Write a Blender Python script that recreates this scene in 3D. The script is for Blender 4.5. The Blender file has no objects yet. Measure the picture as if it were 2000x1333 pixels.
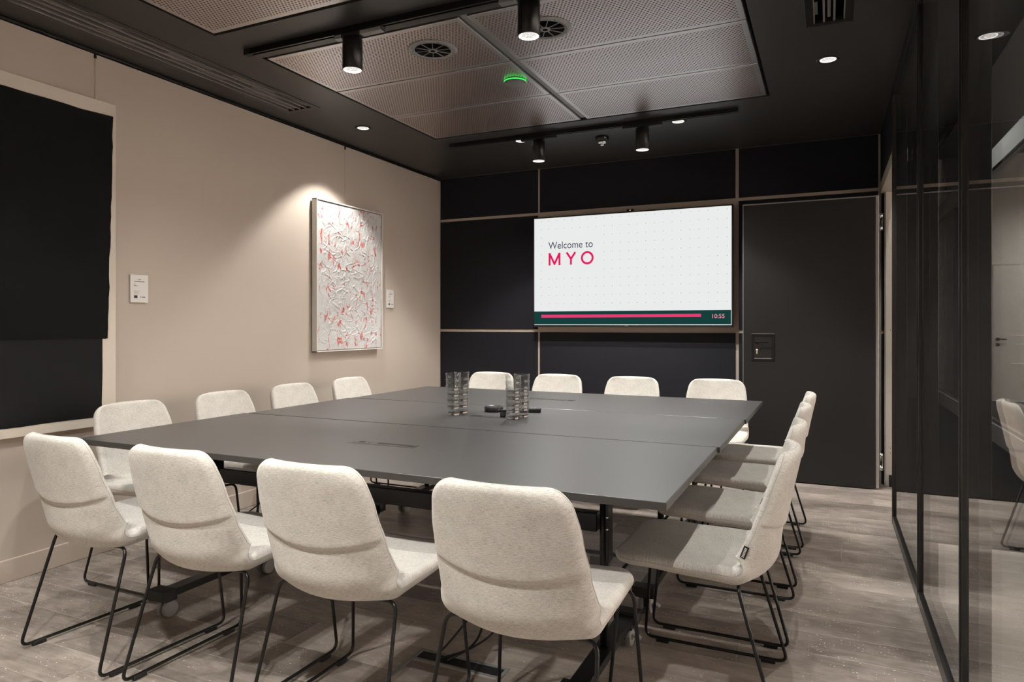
import bpy, bmesh, math, random
from mathutils import Vector, Matrix
random.seed(7)
S = bpy.context.scene
COL = S.collection
PI = math.pi

# ------------------------------------------------------------------ camera, world, exposure
cam_d = bpy.data.cameras.new('camera')
cam = bpy.data.objects.new('camera', cam_d)
COL.objects.link(cam)
cam.location = (0, 0, 1.2)
cam.rotation_euler = (PI / 2, 0, 0.4323)
cam_d.sensor_width = 36
cam_d.lens = 1340.2 / 2000 * 36
cam_d.shift_y = -(666.5 - 634.3) / 2000
cam_d.clip_start = 0.02
S.camera = cam
W = bpy.data.worlds.new('world')
S.world = W
W.use_nodes = True
W.node_tree.nodes['Background'].inputs[0].default_value = (1.0, 0.83, 0.74, 1)
W.node_tree.nodes['Background'].inputs[1].default_value = 8.0  # warm sky fill, entering through the added window
S.view_settings.view_transform = 'Standard'
S.view_settings.look = 'None'
S.view_settings.gamma = 1
S.view_settings.use_curve_mapping = False
S.view_settings.exposure = 0.0
S.cycles.max_bounces = 40
S.cycles.transmission_bounces = 40
S.cycles.transparent_max_bounces = 32
# lamp settings (watts, colour, cone) used by the fixture builders below
LAMP_COL = (1.0, 0.985, 0.945)
DOWN_W, DOWN_CONE, DOWN_BLEND = 88.0, math.radians(96), 0.35
SPOT_W, SPOT_CONE, SPOT_BLEND = 85.0, math.radians(150), 0.8
SCREEN_E = 0.92

# ------------------------------------------------------------------ room numbers
XL, XR, YB, YF, ZC = -3.479, 0.3577, 5.853, -0.60, 2.636

# ------------------------------------------------------------------ materials
def nt(m):
    m.use_nodes = True
    return m.node_tree, m.node_tree.nodes, m.node_tree.links

def srgb(r, g, b):
    f = lambda c: (c / 255 / 12.92) if c / 255 <= 0.04045 else ((c / 255 + 0.055) / 1.055) ** 2.4
    return (f(r), f(g), f(b), 1)

def mat(name, col, rough=0.6, metal=0.0, spec=0.5, bump=None, var=None):
    m = bpy.data.materials.new(name)
    t, n, l = nt(m)
    p = n['Principled BSDF']
    c = tuple(col) if len(col) == 4 else tuple(col) + (1,)
    p.inputs['Base Color'].default_value = c
    p.inputs['Roughness'].default_value = rough
    p.inputs['Metallic'].default_value = metal
    p.inputs['Specular IOR Level'].default_value = spec
    tc = None
    if bump or var:
        tc = n.new('ShaderNodeTexCoord')
    if var:                                     # (scale, amount) soft tone variation
        ns = n.new('ShaderNodeTexNoise'); ns.inputs['Scale'].default_value = var[0]; ns.inputs['Detail'].default_value = 5
        l.new(tc.outputs['Object'], ns.inputs['Vector'])
        mx = n.new('ShaderNodeMix'); mx.data_type = 'RGBA'
        mx.inputs[6].default_value = tuple(x * (1 - var[1]) for x in c[:3]) + (1,)
        mx.inputs[7].default_value = tuple(min(1, x * (1 + var[1])) for x in c[:3]) + (1,)
        l.new(ns.outputs['Fac'], mx.inputs[0]); l.new(mx.outputs[2], p.inputs['Base Color'])
    if bump:                                    # (scale, strength, distance)
        nb = n.new('ShaderNodeTexNoise'); nb.inputs['Scale'].default_value = bump[0]; nb.inputs['Detail'].default_value = 3
        l.new(tc.outputs['Object'], nb.inputs['Vector'])
        b = n.new('ShaderNodeBump'); b.inputs['Strength'].default_value = bump[1]; b.inputs['Distance'].default_value = bump[2]
        l.new(nb.outputs['Fac'], b.inputs['Height']); l.new(b.outputs['Normal'], p.inputs['Normal'])
    return m

def emit(name, col, e):
    m = bpy.data.materials.new(name)
    t, n, l = nt(m)
    n.remove(n['Principled BSDF'])
    em = n.new('ShaderNodeEmission')
    em.inputs[0].default_value = tuple(col[:3]) + (1,)
    em.inputs[1].default_value = e
    l.new(em.outputs[0], n['Material Output'].inputs[0])
    return m

def math_node(n, l, op, a, b=None, clamp=False):
    x = n.new('ShaderNodeMath'); x.operation = op; x.use_clamp = clamp
    for i, v in enumerate((a, b)):
        if v is None: continue
        if isinstance(v, (int, float)): x.inputs[i].default_value = v
        else: l.new(v, x.inputs[i])
    return x.outputs[0]

M = {}
M['wall'] = mat('beige_wall_paint', (0.44, 0.375, 0.315), 0.75, spec=0.3, bump=(300, 0.05, 0.001), var=(1.5, 0.03))
M['wall_back'] = mat('beige_backing_board', (0.46, 0.385, 0.315), 0.7, spec=0.3, var=(2, 0.04))
M['skirting'] = mat('beige_skirting_paint', (0.47, 0.40, 0.335), 0.45, var=(3, 0.03))
M['ceiling'] = mat('black_ceiling_paint', (0.037, 0.034, 0.031), 0.42, spec=0.5, bump=(8, 0.04, 0.003), var=(2.5, 0.15))
M['black_felt'] = mat('black_acoustic_fabric', (0.0112, 0.0112, 0.0148), 0.7, spec=0.25, bump=(900, 0.3, 0.001), var=(400, 0.35))
M['black_metal'] = mat('black_powder_coated_metal', (0.006, 0.0057, 0.0055), 0.33, spec=0.4)
M['black_satin'] = mat('black_satin_metal', (0.014, 0.013, 0.012), 0.3, spec=0.5, var=(30, 0.1))
M['black_matt'] = mat('matt_black_plastic', (0.009, 0.009, 0.009), 0.6, var=(40, 0.1))
M['dark_void'] = mat('dark_void', (0.003, 0.003, 0.003), 0.9, spec=0.1)
M['door_black'] = mat('black_door_laminate', (0.0125, 0.0118, 0.011), 0.42, spec=0.45, bump=(150, 0.05, 0.001), var=(3, 0.12))
M['alu'] = mat('brushed_aluminium', (0.50, 0.49, 0.47), 0.38, metal=0.75, var=(60, 0.05))
M['alu_beige'] = mat('beige_door_frame_profile', (0.52, 0.47, 0.40), 0.45, metal=0.2, var=(30, 0.04))
M['steel'] = mat('polished_steel', (0.7, 0.69, 0.67), 0.22, metal=1.0, var=(80, 0.04))
M['brass'] = mat('nickel_lock_cylinder', (0.72, 0.66, 0.52), 0.3, metal=0.8, var=(80, 0.04))
M['table_top'] = mat('dark_grey_matt_laminate', (0.058, 0.055, 0.053), 0.36, spec=0.65, bump=(700, 0.03, 0.0005), var=(2.0, 0.05))
M['table_edge'] = mat('black_table_edging', (0.042, 0.038, 0.034), 0.4, var=(50, 0.08))
M['grey_rubber'] = mat('grey_caster_tread', (0.22, 0.215, 0.21), 0.55, var=(60, 0.08))
M['grey_plastic'] = mat('grey_plastic', (0.22, 0.22, 0.215), 0.5, var=(60, 0.06))
M['cream'] = mat('raw_linen_canvas', (0.56, 0.50, 0.42), 0.85, spec=0.2, bump=(500, 0.3, 0.001), var=(6, 0.06))
M['paint_black_a'] = mat('black_paint_upper_sheet', (0.0035, 0.0033, 0.0032), 0.7, spec=0.12, bump=(25, 0.15, 0.003), var=(5, 0.25))
M['paint_black_b'] = mat('black_paint_lower_sheet', (0.0055, 0.0051, 0.0051), 0.65, spec=0.2, bump=(18, 0.2, 0.004), var=(4, 0.3))
M['white_frame'] = mat('white_picture_frame', (0.62, 0.59, 0.54), 0.5, var=(20, 0.04))
M['card_white'] = mat('white_card', (0.62, 0.60, 0.57), 0.5, var=(20, 0.03))
M['card_ink'] = mat('dark_grey_print', (0.12, 0.115, 0.11), 0.6, var=(90, 0.1))
M['card_ink_pale'] = mat('pale_grey_print', (0.36, 0.35, 0.335), 0.6, var=(90, 0.1))
M['card_black'] = mat('black_print', (0.015, 0.014, 0.013), 0.6, var=(90, 0.1))
M['diffuser'] = mat('grey_air_outlet_paint', (0.25, 0.245, 0.24), 0.4, metal=0.25, var=(10, 0.04))
M['sensor_grey'] = mat('grey_sensor_plastic', (0.16, 0.16, 0.16), 0.55, var=(30, 0.05))
M['chrome'] = mat('chrome', (0.8, 0.8, 0.8), 0.12, metal=1.0, var=(50, 0.03))
M['reflector'] = mat('silver_reflector', (0.75, 0.74, 0.72), 0.25, metal=1.0, var=(50, 0.03))
M['vent_bar'] = mat('dark_bronze_vent_bar', (0.26, 0.24, 0.22), 0.4, metal=0.3, var=(20, 0.08))
M['wire'] = mat('clear_hanging_wire', (0.33, 0.28, 0.23), 0.5, var=(20, 0.05))
M['cable'] = mat('black_cable_rubber', (0.012, 0.012, 0.012), 0.5, var=(60, 0.1))
M['corr_white'] = mat('white_corridor_paint', (0.62, 0.58, 0.52), 0.7, var=(2, 0.03))
M['corr_grey'] = mat('pale_grey_corridor_panel', (0.55, 0.56, 0.54), 0.6, var=(2, 0.03))
M['corr_carpet'] = mat('dark_grey_carpet', (0.045, 0.044, 0.042), 0.9, spec=0.1, var=(60, 0.25))
M['corr_unlit'] = mat('unlit_corridor_floor', (0.008, 0.008, 0.0078), 0.95, spec=0.05, var=(60, 0.25))  # darkness of the unlit far corridor put into the floor colour
M['corr_floor'] = mat('pale_corridor_floor', (0.30, 0.275, 0.24), 0.5, bump=(30, 0.05, 0.001), var=(3, 0.1))
M['green_ring'] = emit('green_status_ring', (0.05, 0.9, 0.12), 1.6)
M['lens'] = None

def lens_mat():
    m = bpy.data.materials.new('lit_lamp_lens')
    t, n, l = nt(m); n.remove(n['Principled BSDF'])
    tc = n.new('ShaderNodeTexCoord')
    v = n.new('ShaderNodeTexVoronoi'); v.inputs['Scale'].default_value = 95
    l.new(tc.outputs['Object'], v.inputs['Vector'])
    st = math_node(n, l, 'MULTIPLY', v.outputs['Distance'], 0.75)
    em = n.new('ShaderNodeEmission'); em.inputs[0].default_value = (1, 0.955, 0.89, 1)
    add = math_node(n, l, 'ADD', st, 0.45)
    l.new(add, em.inputs[1]); l.new(em.outputs[0], n['Material Output'].inputs[0])
    return m
M['lens'] = lens_mat()
M['lens_rim'] = emit('lit_lamp_rim', (1, 0.96, 0.9), 1.6)

def fabric_mat():
    m = bpy.data.materials.new('oatmeal_woven_fabric')
    t, n, l = nt(m); p = n['Principled BSDF']
    uv = n.new('ShaderNodeUVMap'); uv.uv_map = 'UVMap'
    def noise(sx, sy, det=3):
        mp = n.new('ShaderNodeMapping'); mp.inputs['Scale'].default_value = (sx, sy, 1)
        l.new(uv.outputs[0], mp.inputs['Vector'])
        x = n.new('ShaderNodeTexNoise'); x.inputs['Scale'].default_value = 1; x.inputs['Detail'].default_value = det; x.inputs['Roughness'].default_value = 0.65
        l.new(mp.outputs[0], x.inputs['Vector']); return x.outputs['Fac']
    a = noise(75, 560); b = noise(700, 160); c = noise(14, 22, 2)
    s = math_node(n, l, 'ADD', math_node(n, l, 'MULTIPLY', a, 0.6), math_node(n, l, 'MULTIPLY', b, 0.4))
    s = math_node(n, l, 'ADD', s, math_node(n, l, 'MULTIPLY', math_node(n, l, 'SUBTRACT', c, 0.5), 0.15))
    r = n.new('ShaderNodeValToRGB')
    e = r.color_ramp.elements
    e[0].position, e[0].color = 0.33, (0.27, 0.272, 0.235, 1)
    e[1].position, e[1].color = 0.63, (0.66, 0.625, 0.57, 1)
    x = e.new(0.47); x.color = (0.505, 0.472, 0.425, 1)
    l.new(s, r.inputs[0]); l.new(r.outputs[0], p.inputs['Base Color'])
    p.inputs['Roughness'].default_value = 0.9
    p.inputs['Specular IOR Level'].default_value = 0.15
    p.inputs['Sheen Weight'].default_value = 0.15
    p.inputs['Sheen Roughness'].default_value = 0.5
    bp = n.new('ShaderNodeBump'); bp.inputs['Strength'].default_value = 0.35; bp.inputs['Distance'].default_value = 0.0015
    l.new(s, bp.inputs['Height']); l.new(bp.outputs['Normal'], p.inputs['Normal'])
    return m
M['fabric'] = fabric_mat()
M['fabric_seam'] = mat('oatmeal_seam_thread', (0.43, 0.40, 0.36), 0.9, spec=0.1, bump=(600, 0.4, 0.001), var=(500, 0.3))

def plank_mat():
    m = bpy.data.materials.new('worn_brown_floor_plank')
    t, n, l = nt(m); p = n['Principled BSDF']
    tc = n.new('ShaderNodeTexCoord'); oi = n.new('ShaderNodeObjectInfo')
    off = n.new('ShaderNodeVectorMath'); off.operation = 'MULTIPLY_ADD'
    l.new(oi.outputs['Random'], off.inputs[0]); off.inputs[1].default_value = (37, 91, 11); l.new(tc.outputs['Object'], off.inputs[2])
    def noise(sx, sy, det, ro=0.6):
        mp = n.new('ShaderNodeMapping'); mp.inputs['Scale'].default_value = (sx, sy, 1)
        l.new(off.outputs[0], mp.inputs['Vector'])
        x = n.new('ShaderNodeTexNoise'); x.inputs['Scale'].default_value = 1; x.inputs['Detail'].default_value = det; x.inputs['Roughness'].default_value = ro
        l.new(mp.outputs[0], x.inputs['Vector']); return x.outputs['Fac']
    g = noise(10, 90, 4); big = noise(2.2, 5, 3); mid = noise(9, 16, 5, 0.7)
    tone = math_node(n, l, 'ADD', math_node(n, l, 'MULTIPLY', g, 0.20), math_node(n, l, 'MULTIPLY', big, 0.40))
    tone = math_node(n, l, 'ADD', tone, math_node(n, l, 'MULTIPLY', mid, 0.4))
    tone = math_node(n, l, 'ADD', tone, math_node(n, l, 'MULTIPLY', math_node(n, l, 'SUBTRACT', oi.outputs['Random'], 0.5), 0.16))
    r = n.new('ShaderNodeValToRGB'); e = r.color_ramp.elements
    e[0].position, e[0].color = 0.38, (0.165, 0.136, 0.115, 1)
    e[1].position, e[1].color = 0.63, (0.40, 0.345, 0.297, 1)
    l.new(tone, r.inputs[0])
    # white flecks of filler: small, along the grain, in clusters
    wn = n.new('ShaderNodeTexNoise'); wn.inputs['Scale'].default_value = 160; wn.inputs['Detail'].default_value = 2; l.new(off.outputs[0], wn.inputs['Vector'])
    wv = n.new('ShaderNodeVectorMath'); wv.operation = 'MULTIPLY_ADD'; l.new(wn.outputs['Color'], wv.inputs[0]); wv.inputs[1].default_value = (0.012, 0.008, 0); l.new(off.outputs[0], wv.inputs[2])
    mp = n.new('ShaderNodeMapping'); mp.inputs['Scale'].default_value = (70, 130, 1)
    l.new(wv.outputs[0], mp.inputs['Vector'])
    v = n.new('ShaderNodeTexVoronoi'); v.inputs['Scale'].default_value = 1; l.new(mp.outputs[0], v.inputs['Vector'])
    near = math_node(n, l, 'LESS_THAN', v.outputs['Distance'], 0.20)
    sep = n.new('ShaderNodeSeparateColor'); l.new(v.outputs['Color'], sep.inputs[0])
    cl = noise(6, 8, 3)
    thr = math_node(n, l, 'MULTIPLY_ADD', cl, -2.0); thr.node.inputs[2].default_value = 1.86
    pick = math_node(n, l, 'GREATER_THAN', sep.outputs[0], thr)
    fl = math_node(n, l, 'MULTIPLY', near, pick)
    scr = noise(9, 300, 2, 0.4)
    sc = math_node(n, l, 'MULTIPLY', math_node(n, l, 'GREATER_THAN', scr, 0.735), math_node(n, l, 'GREATER_THAN', cl, 0.53))
    fl = math_node(n, l, 'MAXIMUM', fl, math_node(n, l, 'MULTIPLY', sc, 0.4))
    mx = n.new('ShaderNodeMix'); mx.data_type = 'RGBA'; mx.inputs[7].default_value = (0.85, 0.80, 0.72, 1)
    l.new(math_node(n, l, 'MULTIPLY', fl, 0.9), mx.inputs[0]); l.new(r.outputs[0], mx.inputs[6]); l.new(mx.outputs[2], p.inputs['Base Color'])
    sp = n.new('ShaderNodeSeparateXYZ'); l.new(tc.outputs['Object'], sp.inputs[0])
    ey = math_node(n, l, 'GREATER_THAN', math_node(n, l, 'ABSOLUTE', sp.outputs[1]), 0.0903)
    exx = math_node(n, l, 'GREATER_THAN', math_node(n, l, 'ABSOLUTE', sp.outputs[0]), 0.6072)
    wear = noise(12, 40, 3)
    ed = math_node(n, l, 'MULTIPLY', math_node(n, l, 'MAXIMUM', ey, exx), math_node(n, l, 'MULTIPLY', wear, 0.85))
    m3 = n.new('ShaderNodeMix'); m3.data_type = 'RGBA'; m3.inputs[7].default_value = (0.62, 0.56, 0.48, 1)
    l.new(ed, m3.inputs[0]); l.new(mx.outputs[2], m3.inputs[6]); l.new(m3.outputs[2], p.inputs['Base Color'])
    rr = math_node(n, l, 'MULTIPLY_ADD', mid, 0.16); rr.node.inputs[2].default_value = 0.34
    l.new(rr, p.inputs['Roughness']); p.inputs['Specular IOR Level'].default_value = 0.45
    b = n.new('ShaderNodeBump'); b.inputs['Strength'].default_value = 0.12; b.inputs['Distance'].default_value = 0.002
    l.new(g, b.inputs['Height']); l.new(b.outputs['Normal'], p.inputs['Normal'])
    return m
M['plank'] = plank_mat()

PW, PD = 1.178, 0.577          # ceiling panel size
def panel_mat():
    m = bpy.data.materials.new('perforated_satin_metal_panel')
    t, n, l = nt(m); p = n['Principled BSDF']
    tc = n.new('ShaderNodeTexCoord'); sp = n.new('ShaderNodeSeparateXYZ'); l.new(tc.outputs['Object'], sp.inputs[0])
    X, Y = sp.outputs[0], sp.outputs[1]
    a, b = 0.018, 0.0312
    def latt(ox, oy):
        fx = math_node(n, l, 'FRACT', math_node(n, l, 'ADD', math_node(n, l, 'DIVIDE', X, a), 100 + ox))
        fy = math_node(n, l, 'FRACT', math_node(n, l, 'ADD', math_node(n, l, 'DIVIDE', Y, b), 100 + oy))
        dx = math_node(n, l, 'MULTIPLY', math_node(n, l, 'SUBTRACT', fx, 0.5), a)
        dy = math_node(n, l, 'MULTIPLY', math_node(n, l, 'SUBTRACT', fy, 0.5), b)
        return math_node(n, l, 'ADD', math_node(n, l, 'MULTIPLY', dx, dx), math_node(n, l, 'MULTIPLY', dy, dy))
    d = math_node(n, l, 'MINIMUM', latt(0, 0), latt(0.5, 0.5))
    hole = math_node(n, l, 'LESS_THAN', d, 0.0050 ** 2)
    inx = math_node(n, l, 'LESS_THAN', math_node(n, l, 'ABSOLUTE', X), PW / 2 - 0.026)
    iny = math_node(n, l, 'LESS_THAN', math_node(n, l, 'ABSOLUTE', Y), PD / 2 - 0.026)
    hole = math_node(n, l, 'MULTIPLY', hole, math_node(n, l, 'MULTIPLY', inx, iny))
    ns = n.new('ShaderNodeTexNoise'); ns.inputs['Scale'].default_value = 3; l.new(tc.outputs['Object'], ns.inputs['Vector'])
    p.inputs['Base Color'].default_value = (0.585, 0.56, 0.56, 1)
    p.inputs['Metallic'].default_value = 0.92
    rr = math_node(n, l, 'MULTIPLY_ADD', ns.outputs['Fac'], 0.1); rr.node.inputs[2].default_value = 0.29
    l.new(rr, p.inputs['Roughness'])
    q = n.new('ShaderNodeBsdfPrincipled'); q.inputs['Base Color'].default_value = (0.15, 0.074, 0.042, 1)
    q.inputs['Roughness'].default_value = 0.9; q.inputs['Specular IOR Level'].default_value = 0.1
    mx = n.new('ShaderNodeMixShader'); l.new(hole, mx.inputs[0]); l.new(p.outputs[0], mx.inputs[1]); l.new(q.outputs[0], mx.inputs[2])
    l.new(mx.outputs[0], n['Material Output'].inputs[0])
    return m
M['panel'] = panel_mat()

def pane_mat():
    m = bpy.data.materials.new('clear_partition_glass')
    t, n, l = nt(m); n.remove(n['Principled BSDF'])
    g = n.new('ShaderNodeNewGeometry')
    ior = math_node(n, l, 'MULTIPLY_ADD', g.outputs['Backfacing'], (1 / 1.52 - 1.52)); ior.node.inputs[2].default_value = 1.52
    fr = n.new('ShaderNodeFresnel'); l.new(ior, fr.inputs['IOR'])
    tr = n.new('ShaderNodeBsdfTransparent'); tr.inputs[0].default_value = (0.965, 0.968, 0.965, 1)
    gl = n.new('ShaderNodeBsdfGlossy'); gl.inputs['Roughness'].default_value = 0.0; gl.inputs['Color'].default_value = (1, 1, 1, 1)
    mx = n.new('ShaderNodeMixShader'); l.new(fr.outputs[0], mx.inputs[0]); l.new(tr.outputs[0], mx.inputs[1]); l.new(gl.outputs[0], mx.inputs[2])
    l.new(mx.outputs[0], n['Material Output'].inputs[0])
    return m
M['pane'] = pane_mat()

def tumbler_mat():
    m = bpy.data.materials.new('clear_drinking_glass_wall')
    t, n, l = nt(m); n.remove(n['Principled BSDF'])
    g = n.new('ShaderNodeNewGeometry')
    ior = math_node(n, l, 'MULTIPLY_ADD', g.outputs['Backfacing'], (1 / 1.6 - 1.6)); ior.node.inputs[2].default_value = 1.6
    fr = n.new('ShaderNodeFresnel'); l.new(ior, fr.inputs['IOR'])
    tr = n.new('ShaderNodeBsdfTransparent'); tr.inputs[0].default_value = (0.985, 0.988, 0.988, 1)
    gl = n.new('ShaderNodeBsdfGlossy'); gl.inputs['Roughness'].default_value = 0.02
    mx = n.new('ShaderNodeMixShader'); l.new(fr.outputs[0], mx.inputs[0]); l.new(tr.outputs[0], mx.inputs[1]); l.new(gl.outputs[0], mx.inputs[2])
    l.new(mx.outputs[0], n['Material Output'].inputs[0])
    return m
def tumbler_base_mat():
    m = bpy.data.materials.new('clear_drinking_glass_base')
    t, n, l = nt(m); n.remove(n['Principled BSDF'])
    g = n.new('ShaderNodeBsdfGlass'); g.inputs['IOR'].default_value = 1.5; g.inputs['Roughness'].default_value = 0.0
    l.new(g.outputs[0], n['Material Output'].inputs[0])
    return m
M['tumbler_base'] = tumbler_base_mat()
M['tumbler'] = tumbler_mat()

def screen_mat():
    m = bpy.data.materials.new('lit_screen_with_dot_grid')
    t, n, l = nt(m); n.remove(n['Principled BSDF'])
    tc = n.new('ShaderNodeTexCoord'); sp = n.new('ShaderNodeSeparateXYZ'); l.new(tc.outputs['Object'], sp.inputs[0])
    X, Z = sp.outputs[0], sp.outputs[2]
    def cell(v, pitch, o):
        f = math_node(n, l, 'FRACT', math_node(n, l, 'ADD', math_node(n, l, 'DIVIDE', v, pitch), 50 + o))
        return math_node(n, l, 'MULTIPLY', math_node(n, l, 'SUBTRACT', f, 0.5), pitch)
    dx, dz = cell(X, 0.0735, 0.28), cell(Z, 0.0745, 0.40)
    d = math_node(n, l, 'ADD', math_node(n, l, 'MULTIPLY', dx, dx), math_node(n, l, 'MULTIPLY', dz, dz))
    dot = math_node(n, l, 'LESS_THAN', d, 0.0036 ** 2)
    # no dots round the lettering
    bx = math_node(n, l, 'LESS_THAN', math_node(n, l, 'ABSOLUTE', math_node(n, l, 'ADD', X, 0.50)), 0.28)
    bz = math_node(n, l, 'LESS_THAN', math_node(n, l, 'ABSOLUTE', math_node(n, l, 'SUBTRACT', Z, 0.15)), 0.19)
    keep = math_node(n, l, 'SUBTRACT', 1.0, math_node(n, l, 'MULTIPLY', bx, bz))
    dot = math_node(n, l, 'MULTIPLY', dot, keep)
    mx = n.new('ShaderNodeMix'); mx.data_type = 'RGBA'
    mx.inputs[6].default_value = (0.885, 0.912, 0.900, 1); mx.inputs[7].default_value = (0.50, 0.52, 0.53, 1)
    l.new(dot, mx.inputs[0])
    em = n.new('ShaderNodeEmission'); l.new(mx.outputs[2], em.inputs[0]); em.inputs[1].default_value = SCREEN_E
    l.new(em.outputs[0], n['Material Output'].inputs[0])
    return m
M['screen'] = screen_mat()
M['scr_pink'] = emit('screen_pink', srgb(226, 26, 96), 1.0)
M['scr_bar'] = emit('screen_progress_pink', srgb(228, 62, 116), 1.0)
M['scr_text'] = emit('screen_navy_text', srgb(44, 52, 76), 1.0)
M['scr_green'] = emit('screen_dark_green', srgb(22, 62, 58), 1.0)
M['scr_white'] = emit('screen_white_line', srgb(240, 248, 250), 1.0)
M['scr_time'] = emit('screen_pale_pink_text', srgb(250, 150, 175), 1.0)

def impasto_mat():
    m = bpy.data.materials.new('white_impasto_with_red_strokes')
    t, n, l = nt(m); p = n['Principled BSDF']
    tc = n.new('ShaderNodeTexCoord')
    mp = n.new('ShaderNodeMapping'); mp.inputs['Scale'].default_value = (1, 24, 13); l.new(tc.outputs['Object'], mp.inputs['Vector'])
    a = n.new('ShaderNodeTexNoise'); a.inputs['Scale'].default_value = 1.0; a.inputs['Detail'].default_value = 3; a.inputs['Distortion'].default_value = 1.1
    l.new(mp.outputs[0], a.inputs['Vector'])
    r = n.new('ShaderNodeValToRGB'); e = r.color_ramp.elements
    e[0].position, e[0].color = 0.585, (0, 0, 0, 1); e[1].position, e[1].color = 0.64, (1, 1, 1, 1)
    l.new(a.outputs['Fac'], r.inputs[0])
    b = n.new('ShaderNodeTexNoise'); b.inputs['Scale'].default_value = 70; b.inputs['Detail'].default_value = 3
    l.new(tc.outputs['Object'], b.inputs['Vector'])
    br = math_node(n, l, 'MULTIPLY', r.outputs[0], math_node(n, l, 'MULTIPLY', b.outputs['Fac'], 1.6, True), True)
    mx = n.new('ShaderNodeMix'); mx.data_type = 'RGBA'
    mx.inputs[6].default_value = (0.50, 0.49, 0.475, 1); mx.inputs[7].default_value = (0.46, 0.04, 0.025, 1)
    l.new(br, mx.inputs[0])
    mg = n.new('ShaderNodeMapping'); mg.inputs['Scale'].default_value = (1, 26, 17); l.new(tc.outputs['Object'], mg.inputs['Vector'])
    c = n.new('ShaderNodeTexNoise'); c.inputs['Scale'].default_value = 1.0; c.inputs['Detail'].default_value = 2; c.inputs['Distortion'].default_value = 2.5
    l.new(mg.outputs[0], c.inputs['Vector'])
    ln = math_node(n, l, 'ABSOLUTE', math_node(n, l, 'SUBTRACT', c.outputs['Fac'], 0.6))
    lm = math_node(n, l, 'LESS_THAN', ln, 0.0045)
    m2 = n.new('ShaderNodeMix'); m2.data_type = 'RGBA'; m2.inputs[7].default_value = (0.2, 0.19, 0.18, 1)
    l.new(math_node(n, l, 'MULTIPLY', lm, 0.6), m2.inputs[0]); l.new(mx.outputs[2], m2.inputs[6]); l.new(m2.outputs[2], p.inputs['Base Color'])
    p.inputs['Roughness'].default_value = 0.55
    return m
M['impasto'] = impasto_mat()

# ------------------------------------------------------------------ mesh building
class MB:
    def __init__(s): s.v, s.f, s.sm = [], [], []
    def add(s, vs, fs, smooth=False, mtx=None):
        o = len(s.v)
        for p in vs:
            p = Vector(p)
            s.v.append(tuple(mtx @ p if mtx else p))
        for f in fs:
            s.f.append(tuple(i + o for i in f)); s.sm.append(smooth)
        return s
    def box(s, x0, x1, y0, y1, z0, z1, mtx=None, bev=0.0):
        if bev > 0:
            b = min(bev, (x1 - x0) / 2.01, (y1 - y0) / 2.01, (z1 - z0) / 2.01)
            bm = bmesh.new(); bmesh.ops.create_cube(bm, size=1)
            for v in bm.verts:
                v.co = Vector(((x0 + x1) / 2 + v.co.x * (x1 - x0), (y0 + y1) / 2 + v.co.y * (y1 - y0), (z0 + z1) / 2 + v.co.z * (z1 - z0)))
            bmesh.ops.bevel(bm, geom=bm.edges[:], offset=b, segments=2, profile=0.5, affect='EDGES')
            bm.verts.index_update()
            s.add([v.co[:] for v in bm.verts], [[v.index for v in f.verts] for f in bm.faces], False, mtx)
            bm.free(); return s
        vs = [(x, y, z) for x in (x0, x1) for y in (y0, y1) for z in (z0, z1)]
        fs = [(0, 1, 3, 2), (4, 6, 7, 5), (0, 4, 5, 1), (2, 3, 7, 6), (0, 2, 6, 4), (1, 5, 7, 3)]
        return s.add(vs, fs, False, mtx)
    def prism(s, poly, z0, z1, mtx=None, smooth=False):
        k = len(poly)
        vs = [(x, y, z0) for x, y in poly] + [(x, y, z1) for x, y in poly]
        fs = [tuple(reversed(range(k))), tuple(range(k, 2 * k))]
        s.add(vs, fs, False, mtx)
        s.add(vs, [(i, (i + 1) % k, k + (i + 1) % k, k + i) for i in range(k)], smooth, mtx)
        return s
    def lathe(s, prof, n=32, mtx=None, smooth=True, close=False):
        vs, fs = [], []
        for r, z in prof:
            for i in range(n):
                a = 2 * PI * i / n
                vs.append((r * math.cos(a), r * math.sin(a), z))
        m = len(prof)
        for j in range(m if close else m - 1):
            for i in range(n):
                k = (i + 1) % n; jj = (j + 1) % m
                fs.append((j * n + i, j * n + k, jj * n + k, jj * n + i))
        if not close:
            if prof[0][0] > 1e-6: fs.append(tuple(reversed(range(n))))
            if prof[-1][0] > 1e-6: fs.append(tuple(range((m - 1) * n, m * n)))
        return s.add(vs, fs, smooth, mtx)
    def tube(s, path, r, n=8, closed=False, mtx=None):
        P = [Vector(p) for p in path]; k = len(P)
        T = []
        for i in range(k):
            a = P[(i - 1) % k] if (closed or i) else P[0]
            b = P[(i + 1) % k] if (closed or i < k - 1) else P[-1]
            T.append((b - a).normalized())
        ref = Vector((0, 0, 1)) if abs(T[0].z) < 0.9 else Vector((1, 0, 0))
        N = (ref - T[0] * ref.dot(T[0])).normalized()
        vs = []
        for i in range(k):
            N = (N - T[i] * N.dot(T[i])).normalized(); B = T[i].cross(N)
            for j in range(n):
                a = 2 * PI * j / n
                vs.append(P[i] + N * (r * math.cos(a)) + B * (r * math.sin(a)))
        fs = []
        for i in range(k if closed else k - 1):
            for j in range(n):
                fs.append((i * n + j, i * n + (j + 1) % n, ((i + 1) % k) * n + (j + 1) % n, ((i + 1) % k) * n + j))
        s.add(vs, fs, True, mtx)
        if not closed:
            s.add(vs[:n], [tuple(reversed(range(n)))], False, mtx); s.add(vs[-n:], [tuple(range(n))], False, mtx)
        return s
    def mesh(s, name):
        me = bpy.data.meshes.new(name)
        me.from_pydata([tuple(v) for v in s.v], [], s.f)
        me.polygons.foreach_set('use_smooth', s.sm)
        me.update()
        return me

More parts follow.
